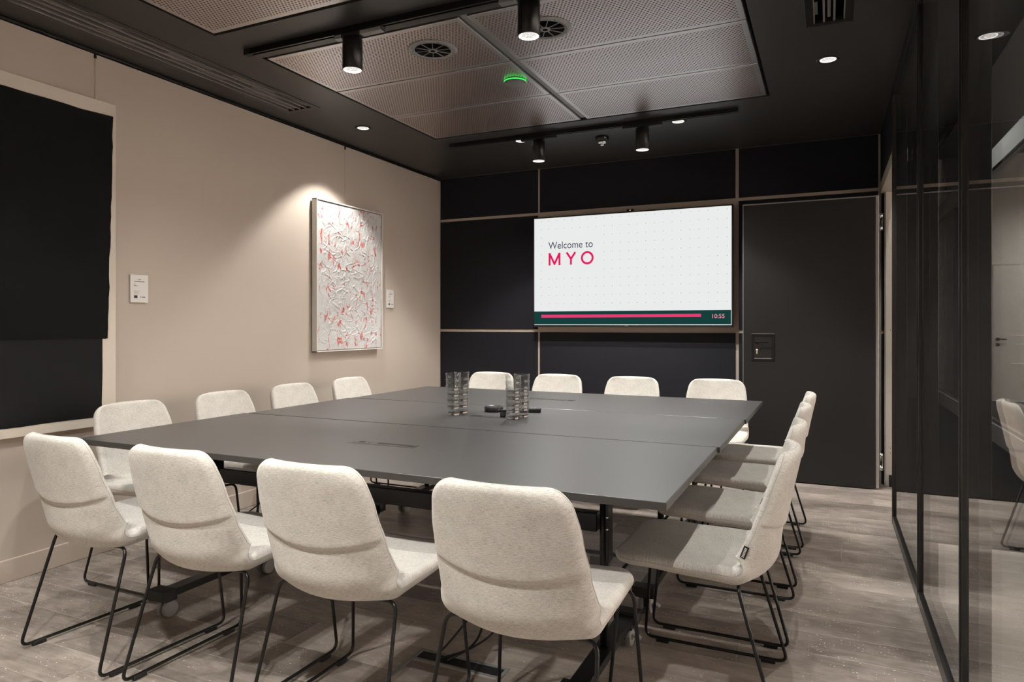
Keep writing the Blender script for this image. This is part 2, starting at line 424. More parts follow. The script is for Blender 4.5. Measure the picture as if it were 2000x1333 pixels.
def fillet(pts, r, n=5):
    P = [Vector(p) for p in pts]; out = [P[0]]
    for i in range(1, len(P) - 1):
        a = (P[i - 1] - P[i]); b = (P[i + 1] - P[i])
        d = min(r, a.length * 0.48, b.length * 0.48)
        p0 = P[i] + a.normalized() * d; p1 = P[i] + b.normalized() * d
        for k in range(n + 1):
            t = k / n
            out.append(p0 * (1 - t) ** 2 + P[i] * 2 * t * (1 - t) + p1 * t * t)
    out.append(P[-1]); return out

def obj(name, mb, m, parent=None, loc=(0, 0, 0), rot=(0, 0, 0)):
    me = mb.mesh(name) if isinstance(mb, MB) else mb
    if m is not None and not me.materials: me.materials.append(m)
    o = bpy.data.objects.new(name, me); COL.objects.link(o)
    o.location = loc; o.rotation_euler = rot
    if parent: o.parent = parent
    return o

def tag(o, label, cat, group=None):
    o['label'] = label; o['category'] = cat
    if group: o['group'] = group
    return o

def thing(name, label, cat, loc=(0, 0, 0), rz=0, group=None):
    o = bpy.data.objects.new(name, None); COL.objects.link(o); o.empty_display_size = 0.1
    o.location = loc; o.rotation_euler = (0, 0, rz)
    return tag(o, label, cat, group)

def struct(name, mb, m, loc=(0, 0, 0), label=None):
    o = obj(name, mb, m, None, loc); o['kind'] = 'structure'
    if label: o['label'] = label
    return o

def dup(root, loc, rz, label):
    r = root.copy(); COL.objects.link(r); r.location = loc; r.rotation_euler = (0, 0, rz); r['label'] = label
    for ch in list(root.children):
        c = ch.copy(); COL.objects.link(c); c.parent = r
        for g in list(ch.children):
            d = g.copy(); COL.objects.link(d); d.parent = c
    return r

def spot(parent, loc, watts, cone, blend, size=0.02):
    d = bpy.data.lights.new('bulb', 'SPOT'); d.energy = watts; d.color = LAMP_COL
    d.spot_size = cone; d.spot_blend = blend; d.shadow_soft_size = size
    o = bpy.data.objects.new('bulb', d); COL.objects.link(o); o.location = loc; o.parent = parent
    return o

def text_mesh(txt, x0, x1, z0, z1, y, depth=0.0, weight=0.0):
    c = bpy.data.curves.new('text', 'FONT'); c.body = txt; c.size = 1; c.offset = weight
    o = bpy.data.objects.new('text', c); COL.objects.link(o)
    bpy.context.view_layer.update()
    me = bpy.data.meshes.new_from_object(o)
    bm = bmesh.new(); bm.from_mesh(me); bmesh.ops.triangulate(bm, faces=bm.faces[:]); bm.to_mesh(me); bm.free()
    bpy.data.objects.remove(o); bpy.data.curves.remove(c)
    xs = [v.co.x for v in me.vertices]; ys = [v.co.y for v in me.vertices]
    ax, bx, ay, by = min(xs), max(xs), min(ys), max(ys)
    mb = MB()
    vs = [(x0 + (v.co.x - ax) / (bx - ax) * (x1 - x0), y, z0 + (v.co.y - ay) / (by - ay) * (z1 - z0)) for v in me.vertices]
    fs = [tuple(p.vertices) for p in me.polygons]
    mb.add(vs, fs); bpy.data.meshes.remove(me)
    return mb

# ------------------------------------------------------------------ the room shell
fl = struct('floor', MB().box(XL - 0.1, XR + 0.08, YF - 0.1, YB + 0.1, -0.06, -0.014), M['dark_void'], label='brown plank floor with white flecks')
PLANK_W = 0.185
y = YF; row = 0
while y < YB - 0.001:
    w = min(PLANK_W, YB - y)
    x = XL - random.uniform(0.05, 1.15)
    while x < XR + 0.07:
        x1 = x + 1.22
        a, b = max(x, XL), min(x1, XR + 0.07)
        if b - a > 0.01:
            dz = random.uniform(-0.0006, 0)
            hx, hy = (b - a) / 2 - 0.0006, w / 2 - 0.0006
            mb = MB().box(-hx, hx, -hy, hy, -0.014, 0.0)
            obj('plank', mb, M['plank'], fl, ((a + b) / 2, y + w / 2, dz))
        x = x1
    y += PLANK_W; row += 1

# ceiling with openings
def ceiling_with_holes(x0, x1, y0, y1, z, holes, th=0.03):
    xs = sorted({x0, x1, *[h[0] for h in holes], *[h[1] for h in holes]})
    ys = sorted({y0, y1, *[h[2] for h in holes], *[h[3] for h in holes]})
    mb = MB()
    for i in range(len(xs) - 1):
        for j in range(len(ys) - 1):
            cx, cy = (xs[i] + xs[i + 1]) / 2, (ys[j] + ys[j + 1]) / 2
            if any(h[0] < cx < h[1] and h[2] < cy < h[3] for h in holes): continue
            mb.box(xs[i], xs[i + 1], ys[j], ys[j + 1], z, z + th)
    return mb
IX0, IX1 = -2.757, -0.350        # island edges
GAP = 0.016
VENT = (-3.325, -3.065, 0.70, 3.585)
GRILL = (-0.092, 0.096, 2.55, 3.600)
holes = [(IX0 - GAP, IX1 + GAP, 2.808 - GAP, 4.572 + GAP), (IX0 - GAP, IX1 + GAP, 0.70 - GAP, 2.464 + GAP), VENT, GRILL]
struct('ceiling', ceiling_with_holes(XL - 0.1, XR + 0.07, YF - 0.1, YB + 0.1, ZC, holes), M['ceiling'], label='black painted ceiling')
struct('trim_1', MB().box(XL - 0.1, XR + 0.07, YF - 0.1, YB + 0.1, ZC + 0.14, ZC + 0.2), M['dark_void'], label='dark void above the ceiling openings')

# left wall, black shadow gap on top, baseboard
struct('wall_left', MB().box(XL - 0.1, XL, YF - 0.1, YB + 0.1, -0.05, 2.612), M['wall'], label='beige painted wall')
struct('trim_2', MB().box(XL - 0.1, XL - 0.012, YF - 0.1, YB + 0.1, 2.612, ZC + 0.01).box(XL - 0.02, XL + 0.004, YF, YB, 2.618, 2.630), M['black_satin'], label='black picture rail above the beige wall')
struct('baseboard_left', MB().box(XL, XL + 0.016, YF, YB, 0, 0.105, bev=0.003), M['skirting'], label='beige baseboard')
# back wall: beige backing with proud black fabric panels
wb = struct('wall_back', MB().box(XL - 0.1, XR + 0.06, YB, YB + 0.1, -0.05, ZC + 0.05), M['wall_back'], label='beige back wall under black fabric panels')
g = 0.013
cols = [(XL + 0.006, -2.425 - 0.010), (-2.425 + 0.010, -0.677 - g), (-0.677 + g, 0.349 - 0.011), (0.349 + 0.011, 0.385)]
rows = [(0.0, 1.143 - g), (1.143 + g, 2.219 - g), (2.219 + g, ZC - 0.004)]
for ci, (a, b) in enumerate(cols):
    for ri, (c, d) in enumerate(rows):
        if ci == 1 and ri == 1: continue
        hx, hz = (b - a) / 2, (d - c) / 2
        obj('panel', MB().box(-hx, hx, -0.008, 0, -hz, hz, bev=0.002), M['black_felt'], wb, ((a + b) / 2, YB, (c + d) / 2))
# wall behind the camera
struct('wall_front', MB().box(XL - 0.1, XR + 0.06, YF - 0.1, YF, -0.05, ZC + 0.05), M['wall'], label='beige wall behind the viewer')
struct('baseboard_front', MB().box(XL + 0.02, XR, YF, YF + 0.016, 0, 0.105, bev=0.003), M['skirting'], label='beige baseboard')

# right side: black framed glass partition with a door opening at its far end
wr = struct('wall_right', MB().box(XR - 0.010, XR + 0.067, YF, 4.70, 0, 0.05, bev=0.003), M['black_satin'], label='black framed glass partition')
obj('head_rail', MB().box(XR - 0.010, XR + 0.067, YF, 4.70, ZC - 0.06, ZC, bev=0.003), M['black_satin'], wr)
MUL = [4.715, 3.425, 2.375, 1.28, 0.25, YF + 0.03]
for ym in MUL:
    mb = MB().box(XR - 0.008, XR + 0.067, ym - 0.018, ym + 0.018, 0, ZC, bev=0.003)
    mb.box(XR - 0.011, XR - 0.008, ym - 0.006, ym + 0.006, 0, ZC)
    obj('mullion', mb, M['black_satin'], wr)
for i in range(len(MUL) - 1):
    y1, y0 = MUL[i] - 0.018, MUL[i + 1] + 0.018
    obj('glass_pane', MB().box(0, 0.012, -(y1 - y0) / 2, (y1 - y0) / 2, -1.263, 1.263), M['pane'], wr, (XR + 0.001, (y0 + y1) / 2, 1.313))
# transom over the opening and door frame
obj('transom_panel', MB().box(XR - 0.004, XR + 0.060, 4.741, YB, 2.262, ZC), M['black_felt'], wr)
obj('door_head', MB().box(XR - 0.006, XR + 0.075, 4.741, YB, 2.185, 2.262, bev=0.002), M['alu_beige'], wr)
jm = MB().box(0.384, 0.452, 5.79, YB + 0.05, 0, 2.19, bev=0.002)
jm.box(0.378, 0.384, 5.80, YB + 0.05, 0, 2.19)
j = obj('door_jamb', jm, M['alu_beige'], wr)
obj('jamb_foot', MB().box(0.405, 0.437, 5.772, 5.79, 0.0, 0.085, bev=0.002), M['black_matt'], j)
for zz in (1.99, 1.16, 0.25):
    for dz in ((0,) if zz > 1 else (0, 0.035)):
        obj('screw', MB().lathe([(0, 0.0), (0.004, 0.0), (0.0045, 0.002), (0, 0.0025)], 8, Matrix.Translation((0.418, 5.79, zz + dz)) @ Matrix.Rotation(PI / 2, 4, 'X')), M['steel'], j)

# door_1: black leaf standing open against the back wall
DY = 5.620
core = MB().box(-0.609, 0.331, DY + 0.006, DY + 0.046, 0.012, 2.137, bev=0.001)
dr = struct('door_1', core, M['alu'], label='black door standing open with silver edging')
obj('door_face', MB().box(-0.604, 0.306, DY - 0.002, DY + 0.006, 0.008, 2.127, bev=0.001), M['door_black'], dr)
obj('seal', MB().box(0.306, 0.311, DY, DY + 0.007, 0.01, 2.13), M['black_matt'], dr)
lx0, lx1, lz0, lz1 = -0.545, -0.375, 0.918, 1.128
fr = MB()
t = 0.022
fr.box(lx0, lx1, DY - 0.006, DY - 0.002, lz1 - t, lz1, bev=0.001).box(lx0, lx1, DY - 0.006, DY - 0.002, lz0, lz0 + t, bev=0.001)
fr.box(lx0, lx0 + t, DY - 0.006, DY - 0.002, lz0 + t, lz1 - t).box(lx1 - t, lx1, DY - 0.006, DY - 0.002, lz0 + t, lz1 - t)
lk = obj('lock_plate', fr, M['black_metal'], dr)
obj('lock_recess', MB().box(lx0 + t, lx1 - t, DY - 0.0035, DY - 0.002, lz0 + t, lz1 - t), M['black_satin'], lk)
obj('recess_lip', MB().box(lx0 + t, lx1 - t, DY - 0.009, DY - 0.0035, lz0 + t - 0.004, lz0 + t + 0.001).box(lx0 + 0.002, lx1 - 0.002, DY - 0.0075, DY - 0.006, lz1 - 0.0015, lz1 + 0.0015), M['steel'], lk)
hd = MB().lathe([(0.013, 0), (0.013, 0.012), (0.009, 0.014), (0.009, 0.03), (0, 0.03)], 16, Matrix.Translation((-0.505, DY - 0.0035, 1.067)) @ Matrix.Rotation(PI / 2, 4, 'X'))
hd.box(-0.512, -0.410, DY - 0.038, DY - 0.026, 1.059, 1.075, bev=0.004)
obj('door_handle', hd, M['black_metal'], dr)
ky = MB().lathe([(0.0085, 0), (0.0085, 0.003), (0, 0.0035)], 16, Matrix.Translation((-0.504, DY - 0.0035, 1.003)) @ Matrix.Rotation(PI / 2, 4, 'X'))
ky.box(-0.5090, -0.4990, DY - 0.0068, DY - 0.0035, 0.974, 1.003, bev=0.001)
obj('keyhole', ky, M['brass'], dr)
for zh in (1.945, 0.205):
    hg = MB().lathe([(0.009, -0.062), (0.009, -0.028), (0.0, -0.028)], 14).lathe([(0.0, 0.028), (0.009, 0.028), (0.009, 0.062), (0.0, 0.062)], 14)
    hg.box(-0.013, 0.0, -0.004, 0.002, -0.062, 0.062).box(0.006, 0.013, -0.004, 0.002, -0.062, 0.062)
    h = obj('hinge', hg, M['steel'], dr, (0.345, DY + 0.010, zh))
    obj('hinge_pin', MB().lathe([(0, -0.028), (0.008, -0.028), (0.008, 0.028), (0, 0.028)], 12), M['black_metal'], h)

# ------------------------------------------------------------------ corridor beyond the glass
CX = 1.54
struct('floor.001', MB().box(XR + 0.07, CX, -1.0, 4.4, -0.06, -0.001), M['corr_floor'], label='pale corridor floor beyond the glass')
struct('floor.003', MB().box(XR + 0.07, CX, 4.4, 13.0, -0.06, -0.001), M['corr_unlit'], label='corridor floor beyond the door opening, its colour darkened as unlit')  # unlit stretch of corridor floor, shade put into its colour
struct('floor.002', MB().box(CX, 6.0, -1.0, 13.0, -0.06, -0.001), M['corr_carpet'], label='dark carpet of the room across the corridor')
struct('wall_corridor', MB().box(CX, CX + 0.06, -1.0, 12.7, 2.82, 3.02), M['corr_grey'], label='pale bulkhead across the corridor')
struct('baseboard_corridor', MB().box(CX - 0.012, CX + 0.06, -1.0, 12.7, 0, 0.185, bev=0.003), M['corr_grey'], label='pale upstand across the corridor')
wc = struct('window_1', MB().box(CX + 0.01, CX + 0.05, -1.0, 12.7, 0.185, 0.215).box(CX + 0.01, CX + 0.05, -1.0, 12.7, 2.79, 2.82), M['black_satin'], label='black framed glazing across the corridor')
CM = [-1.0, 1.6, 4.2, 6.9, 8.9, 11.0, 12.7]
for k in range(len(CM) - 1):
    ya, yb_ = CM[k], CM[k + 1]
    if k: obj('mullion', MB().box(CX + 0.005, CX + 0.055, ya - 0.02, ya + 0.02, 0.215, 2.79), M['black_satin'], wc)
    obj('glass_pane', MB().box(CX + 0.025, CX + 0.035, ya + 0.02, yb_ - 0.02, 0.215, 2.79), M['pane'], wc)
wf = struct('wall_far', MB().box(2.30, 6.0, 13.0, 13.1, 0, 3.87).box(1.55, 1.70, 13.0, 13.1, 0, 4.4).box(2.30, 6.0, 13.05, 13.1, 3.87, 4.4), M['corr_white'], label='white wall at the far end beyond the glass')
struct('wall_far_side', MB().box(0.2, 1.55, 12.95, 13.05, -0.01, 4.4).box(1.70, 2.30, 12.9, 13.05, -0.01, 4.4).box(XR + 0.07, 6, -1.1, -1.0, 0, 4.4).box(XR + 0.068, XR + 0.09, -1.0, 13.0, 2.64, 4.4).box(XR + 0.0, XR + 0.09, 5.95, 13.0, 0, 2.64), M['black_matt'], label='dark corridor walls')
struct('ceiling.001', MB().box(XR + 0.07, 6.1, -1.1, 13.1, 4.4, 4.45).box(XR + 0.07, CX, -1.0, 13.0, 4.0, 4.03).box(CX, 6.0, -1.0, 13.0, 3.87, 3.90), M['black_matt'], label='dark corridor ceiling')
# unseen window wall added across the corridor so daylight fills the left wall
sw = MB().box(6.0, 6.1, -1.0, 13.1, 0, 0.30).box(6.0, 6.1, -1.0, 13.1, 3.3, 4.4).box(6.0, 6.1, 10.0, 13.1, 0.30, 3.3)
struct('wall_across', sw, M['corr_white'], label='white wall around the added window across the corridor')
w3 = struct('added_fill_window', MB().box(6.02, 6.08, -1.0, 10.0, 0.30, 0.36).box(6.02, 6.08, -1.0, 10.0, 3.24, 3.3), M['black_satin'], label='unseen window added across the corridor to light the left wall')
for k in range(6):
    ya = -1.0 + k * 11.0 / 6
    obj('mullion', MB().box(6.02, 6.08, ya, ya + 0.06, 0.36, 3.24), M['black_satin'], w3)
    obj('glass_pane', MB().box(6.04, 6.05, ya + 0.06, ya + 11.0 / 6, 0.36, 3.24), M['pane'], w3)
d2 = struct('door_2', MB().box(2.345, 3.25, 12.985, 13.0, 0.01, 2.13, bev=0.002), M['corr_white'], label='white flush door in the far wall')
obj('door_handle', MB().lathe([(0.028, 0), (0.028, 0.012), (0, 0.012)], 16, Matrix.Translation((2.41, 12.985, 0.97)) @ Matrix.Rotation(PI / 2, 4, 'X')).box(2.40, 2.52, 12.93, 12.945, 0.96, 0.98).lathe([(0.028, 0), (0.028, 0.008), (0, 0.008)], 16, Matrix.Translation((2.41, 12.985, 0.88)) @ Matrix.Rotation(PI / 2, 4, 'X')), M['black_metal'], d2)
obj('door_rail', MB().box(2.345, 6.0, 12.982, 13.0, 2.14, 2.155), M['corr_grey'], d2)

# ------------------------------------------------------------------ ceiling panels
PAN = {('near', 0): 'leftmost', ('near', 1): 'rightmost'}
YR = [1.583 - 0.294, 2.170, 3.102, 3.690, 4.278]
rowtxt = ['row nearest the viewer', 'row nearest the viewer, before the front track', 'row holding the two round air outlets', 'middle row with the green-lit sensor', 'row nearest the screen, before the far track']
for ri, yc in enumerate([2.170, 3.102, 3.690, 4.278]):
    for ci, xc in enumerate((IX0 + PW / 2 + 0.002, IX1 - PW / 2 - 0.002)):
        side = ('left', 'right')[ci]
        lab = ['%s perforated ceiling panel nearest the viewer, before the front track', '%s perforated ceiling panel pierced by a round air outlet', '%s perforated ceiling panel in the middle row of the large island', '%s perforated ceiling panel nearest the screen, behind the sensor'][ri] % side
        th = thing('ceiling_panel', lab, 'ceiling panel', (xc, yc, ZC), 0, 'perforated ceiling panels')
        mb = MB().box(-PW / 2, PW / 2, -PD / 2, PD / 2, 0.0, 0.012, bev=0.002)
        obj('perforated_sheet', mb, M['panel'], th)
        rim = MB()
        for sx in (-1, 1): rim.box(sx * PW / 2 - (0.004 if sx > 0 else 0), sx * PW / 2 + (0 if sx > 0 else 0.004), -PD / 2, PD / 2, 0.012, 0.05)
        for sy in (-1, 1): rim.box(-PW / 2, PW / 2, sy * PD / 2 - (0.004 if sy > 0 else 0), sy * PD / 2 + (0 if sy > 0 else 0.004), 0.012, 0.05)
        obj('folded_rim', rim, M['diffuser'], th)
# grey joint ribs in the island
for k, (yy0, yy1) in enumerate(((2.808, 4.572), (1.88, 2.464))):
    xm = (IX0 + IX1) / 2
    tag(obj('ceiling_joint_profile', MB().box(-0.022, 0.022, yy0, yy1, 0.014, 0.03, bev=0.002), M['diffuser'], None, (xm, 0, ZC)), ['grey joint rib between the left and right panels of the large ceiling island', 'grey joint rib between the ceiling panels nearest the viewer'][k], 'ceiling rib', 'ceiling joint ribs')

# round swirl air outlets
def air_outlet(x, y, lab):
    t = thing('air_outlet', lab, 'air vent', (x, y, ZC), 0, 'round ceiling air outlets')
    obj('rim', MB().lathe([(0.094, 0.002), (0.094, -0.006), (0.112, -0.0075), (0.126, -0.004), (0.128, 0.0), (0.094, 0.002)], 48), M['diffuser'], t)
    obj('duct', MB().lathe([(0.094, -0.004), (0.09, 0.0), (0.088, 0.0002), (0, 0.0002)], 40).lathe([(0, -0.0008), (0.0935, -0.0008)], 40), M['dark_void'], t)
    obj('hub', MB().lathe([(0.0, -0.008), (0.012, -0.007), (0.014, -0.009), (0.024, -0.009), (0.026, -0.002), (0.0, -0.001)], 24), M['diffuser'], t)
    obj('hub_cap', MB().lathe([(0.0, -0.0098), (0.0125, -0.0092), (0.013, -0.0072), (0, -0.007)], 20), M['dark_void'], t)
    for k in range(10):
        a = 2 * PI * k / 10 + 0.2
        mt = Matrix.Rotation(a, 4, 'Z')
        obj('vane', MB().box(0.022, 0.095, -0.0016, 0.0016, -0.0075, -0.001, mt), M['diffuser'], t)
    for k in range(4):
        a = PI / 4 + k * PI / 2
        obj('screw', MB().lathe([(0, -0.0085), (0.003, -0.008), (0.003, -0.005), (0, -0.005)], 8, Matrix.Translation((0.112 * math.cos(a), 0.112 * math.sin(a), 0))), M['dark_void'], t)
air_outlet(-1.876, 3.079, 'round grey swirl air outlet in the left ceiling panel')
air_outlet(-1.246, 3.084, 'round grey swirl air outlet partly behind a black spotlight')

t = thing('occupancy_sensor', 'round grey ceiling sensor with a glowing green ring', 'sensor', (-1.672, 3.668, ZC))
obj('base', MB().lathe([(0.060, 0.0), (0.060, -0.006), (0, -0.006)], 40), M['sensor_grey'], t)
obj('light_ring', MB().lathe([(0.062, -0.006), (0.066, -0.008), (0.066, -0.013), (0.062, -0.014), (0, -0.014), (0, -0.006)], 40), M['green_ring'], t)
obj('cover', MB().lathe([(0.0655, -0.014), (0.065, -0.022), (0.058, -0.028), (0.0, -0.029)], 40), M['sensor_grey'], t)

t = thing('smoke_detector', 'small black ceiling detector with a chrome tip before the screen wall', 'smoke detector', (-1.575, 5.06, ZC))
obj('base', MB().lathe([(0.052, 0), (0.052, -0.012), (0.046, -0.030), (0.038, -0.032), (0, -0.032)], 32), M['black_satin'], t)
obj('chamber', MB().lathe([(0.037, -0.032), (0.036, -0.046), (0.028, -0.052), (0, -0.052)], 28), M['chrome'], t)
obj('tip', MB().lathe([(0.020, -0.052), (0.013, -0.066), (0.0, -0.068)], 20), M['chrome'], t)

# recessed downlights
def downlight(x, y, lab, watts=None):
    t = thing('downlight', lab, 'ceiling light', (x, y, ZC), 0, 'recessed downlights')
    obj('trim_ring', MB().lathe([(0.041, 0.0), (0.041, -0.003), (0.052, -0.006), (0.059, -0.0035), (0.060, 0.0)], 40), M['black_satin'], t)
    obj('lens', MB().lathe([(0.0, -0.0015), (0.034, -0.0015), (0.034, 0.0), (0, 0.0)], 32), M['lens'], t)
    obj('lens_rim', MB().lathe([(0.034, 0), (0.034, -0.0022), (0.041, -0.003), (0.041, 0.0)], 32), M['lens_rim'], t)
    spot(t, (0, 0, -0.012), watts or DOWN_W, DOWN_CONE, DOWN_BLEND, 0.015)
downlight(-3.085, 4.092, 'recessed downlight by the beige wall above the red and white painting', DOWN_W)
downlight(-0.003, 4.088, 'recessed downlight in the black ceiling near the glass partition')
downlight(-2.180, 4.895, 'recessed downlight left of the far track, partly hidden by it')
downlight(-0.964, 4.890, 'recessed downlight right of the far track spotlights, partly hidden by it')
downlight(-3.085, 1.168, 'recessed downlight behind the viewer beside the left wall')
downlight(-0.003, 1.172, 'recessed downlight above the viewer near the glass partition')
downlight(-2.172, 0.412, 'recessed downlight behind the viewer over the left half')
downlight(-0.960, 0.421, 'recessed downlight behind the viewer over the right half')

# ceiling tracks and cylinder spotlights
def track(x0, x1, y, lab):
    t = thing('light_track', lab, 'light track', ((x0 + x1) / 2, y, ZC), 0, 'black light tracks')
    h = (x1 - x0) / 2
    obj('rail', MB().box(-h, h, -0.017, -0.006, -0.030, 0, bev=0.001).box(-h, h, 0.006, 0.017, -0.030, 0, bev=0.001).box(-h, h, -0.006, 0.006, -0.012, 0), M['black_metal'], t)
    for s in (-1, 1):
        obj('end_cap', MB().box(s * h - (0.0 if s > 0 else 0.045), s * h + (0.045 if s > 0 else 0.0), -0.0175, 0.0175, -0.030, 0, bev=0.002), M['black_matt'], t)
def track_spot(x, y, lab, r=0.048, dx=0.0, glint=False):
    t = thing('track_spotlight', lab, 'spotlight', (x, y, ZC - 0.030), 0, 'black cylinder track spotlights')
    obj('adapter', MB().box(-0.14 + dx, 0.14 + dx, -0.017, 0.017, -0.020, 0, bev=0.003), M['black_matt'], t)
    if glint:  # light grey pieces imitate light reflected off the adapter
        for xa, xb in ((-0.135 + dx, -0.055), (0.055, 0.135 + dx)): obj('adapter_glint', MB().box(xa, xb, -0.019, 0.0165, -0.0225, -0.004, bev=0.002), M['diffuser'], t)
    obj('stem', MB().lathe([(0.012, -0.018), (0.012, -0.036), (0, -0.036)], 16), M['black_metal'], t)
    obj('cylinder', MB().lathe([(0.0, -0.030), (r - 0.003, -0.030), (r, -0.034), (r, -0.178), (r - 0.004, -0.180), (r - 0.005, -0.172), (0, -0.172)], 40), M['black_metal'], t)
    obj('lens', MB().lathe([(0.0, -0.1735), (r - 0.014, -0.1735), (r - 0.014, -0.1725), (0, -0.1725)], 32), M['lens'], t)
    obj('lens_rim', MB().lathe([(r - 0.014, -0.1725), (r - 0.014, -0.176), (r - 0.0045, -0.1795), (r - 0.005, -0.1725)], 32), M['lens_rim'], t)
    spot(t, (0, 0, -0.184), SPOT_W, SPOT_CONE, SPOT_BLEND, 0.03)
track(-2.726, -0.52, 2.680, 'black ceiling track crossing the middle of the room')
track(-2.690, -0.590, 4.755, 'black ceiling track nearest the screen')
track(-2.700, -0.560, 0.540, 'black ceiling track behind the viewer')
track_spot(-2.083, 2.680, 'black cylinder spotlight on the left of the middle track', dx=0.04, glint=True)
track_spot(-1.158, 2.680, 'black cylinder spotlight on the middle track before the right air outlet', glint=True)
track_spot(-1.974, 4.755, 'left black cylinder spotlight on the track nearest the screen')
track_spot(-1.186, 4.755, 'right black cylinder spotlight on the track nearest the screen')
track_spot(-2.0, 0.540, 'left black cylinder spotlight on the track behind the viewer')
track_spot(-1.16, 0.540, 'right black cylinder spotlight on the track behind the viewer')

# long slot diffuser by the left wall, grille on the right
def slot_vent(name, box, nslot, lab, cat):
    x0, x1, y0, y1 = box
    t = thing(name, lab, cat, ((x0 + x1) / 2, (y0 + y1) / 2, ZC))
    hx, hy = (x1 - x0) / 2, (y1 - y0) / 2
    f = 0.028
    fm = MB().box(-hx - 0.008, -hx + f, -hy - 0.008, hy + 0.008, -0.003, 0.012, bev=0.001).box(hx - f, hx + 0.008, -hy - 0.008, hy + 0.008, -0.003, 0.012, bev=0.001)
    fm.box(-hx + f, hx - f, -hy - 0.008, -hy + f, -0.003, 0.012).box(-hx + f, hx - f, hy - f, hy + 0.008, -0.003, 0.012)
    obj('frame', fm, M['black_satin'], t)
    obj('plenum', MB().box(-hx, hx, -hy, hy, 0.075, 0.085).box(-hx, -hx + 0.003, -hy, hy, 0.012, 0.075).box(hx - 0.003, hx, -hy, hy, 0.012, 0.075).box(-hx, hx, hy - 0.003, hy, 0.012, 0.075), M['dark_void'], t)
    wi = 2 * (hx - f) / nslot
    for k in range(nslot + 1):
        xx = -hx + f + k * wi
        obj('bar', MB().box(xx - 0.0045, xx + 0.0045, -hy + f, hy - f, -0.002, 0.03), M['vent_bar'], t)
    for k in range(nslot):
        xx = -hx + f + (k + 0.5) * wi
        yy = -hy + f
        while yy < hy - f - 0.01:
            L = min(random.choice((0.09, 0.14, 0.2)), hy - f - yy)
            if random.random() < 0.62:
                off = random.choice((-0.25, 0.0, 0.22)) * wi
                obj('blade', MB().box(xx + off - wi * 0.16, xx + off + wi * 0.16, yy + 0.003, yy + L - 0.003, 0.008, 0.012), M['vent_bar'], t)
            yy += L
    return t
slot_vent('slot_diffuser', VENT, 4, 'long black slot diffuser in the ceiling beside the beige wall', 'air vent')
gv = slot_vent('ceiling_grille', GRILL, 3, 'black slotted ceiling grille near the glass partition', 'air vent')

# ------------------------------------------------------------------ television
TX0, TX1, TZ0, TZ1, TY = -2.438, -0.697, 1.178, 2.168, 5.740
t = thing('television', 'large wall-mounted television showing a white welcome screen', 'television', ((TX0 + TX1) / 2, TY, TZ0))
cx = (TX0 + TX1) / 2
bw = 0.0105
hx, H = (TX1 - TX0) / 2, TZ1 - TZ0
fm = MB().box(-hx, -hx + bw, 0, 0.03, 0, H, bev=0.002).box(hx - bw, hx, 0, 0.03, 0, H, bev=0.002).box(-hx, hx, 0, 0.03, H - bw, H, bev=0.002).box(-hx, hx, 0, 0.03, 0, 0.019, bev=0.002)
obj('bezel', fm, M['black_satin'], t)
obj('housing', MB().box(-hx + 0.006, hx - 0.006, 0.012, 0.05, 0.006, H - 0.006, bev=0.006).box(-hx + 0.25, hx - 0.25, 0.05, 0.075, 0.1, H - 0.2, bev=0.01), M['black_matt'], t)
obj('wall_bracket', MB().box(-0.3, 0.3, 0.07, YB - TY, 0.3, 0.36).box(-0.3, 0.3, 0.07, YB - TY, 0.6, 0.66), M['black_metal'], t)
sh = (H - bw - 0.019) / 2; sz = 0.019 + sh
sc = obj('screen', MB().box(-hx + bw, hx - bw, 0, 0.004, -sh, sh), M['screen'], t, (0, 0.006, sz))
L = lambda x: x - cx
LZ = lambda z: z - TZ0 - sz
obj('green_band', MB().box(-hx + bw, hx - bw, -0.0012, 0, -sh + 0.004, LZ(1.318)), M['scr_green'], sc)
obj('progress_bar', MB().box(L(-2.358), L(-0.948), -0.002, -0.0012, LZ(1.262), LZ(1.288)), M['scr_bar'], sc)
obj('white_edge', MB().box(-hx + bw, hx - bw, -0.0012, 0, -sh, -sh + 0.004).box(hx - bw - 0.004, hx - bw, -0.0014, 0, -sh, LZ(1.318)), M['scr_white'], sc)
obj('clock_text', text_mesh('10:55', L(-0.858), L(-0.762), LZ(1.252), LZ(1.286), -0.002), M['scr_time'], sc)
obj('welcome_text', text_mesh('Welcome to', L(-2.290), L(-1.873), LZ(1.878), LZ(1.941), -0.001, weight=0.0), M['scr_text'], sc)
tw = -1.865 + 2.288
mt = MB()
def poly_strokes(mb, segs, w):
    for (x0, z0), (x1, z1) in segs:
        dx, dz = x1 - x0, z1 - z0; l_ = math.hypot(dx, dz); nx, nz = -dz / l_ * w / 2, dx / l_ * w / 2
        mb.add([(x0 + nx, -0.001, z0 + nz), (x1 + nx, -0.001, z1 + nz), (x1 - nx, -0.001, z1 - nz), (x0 - nx, -0.001, z0 - nz)], [(0, 1, 2, 3)])
zb, zt, sw_ = LZ(1.731), LZ(1.842), 0.0185
X_ = lambda f: L(-2.288 + f * tw)
hs = sw_ / 2
poly_strokes(mt, [((X_(0) + hs, zb), (X_(0) + hs, zt)), ((X_(0.268) - hs, zb), (X_(0.268) - hs, zt)), ((X_(0) + hs * 1.1, zt - 0.006), (X_(0.134), zb + 0.012)), ((X_(0.268) - hs * 1.1, zt - 0.006), (X_(0.134), zb + 0.012))], sw_)
mt.add([(X_(0.134) - 0.008, -0.001, zb + 0.004), (X_(0.134) + 0.008, -0.001, zb + 0.004), (X_(0.134) + 0.008, -0.001, zb + 0.016), (X_(0.134) - 0.008, -0.001, zb + 0.016)], [(0, 1, 2, 3)])
yc_ = (zb + zt) / 2 - 0.004
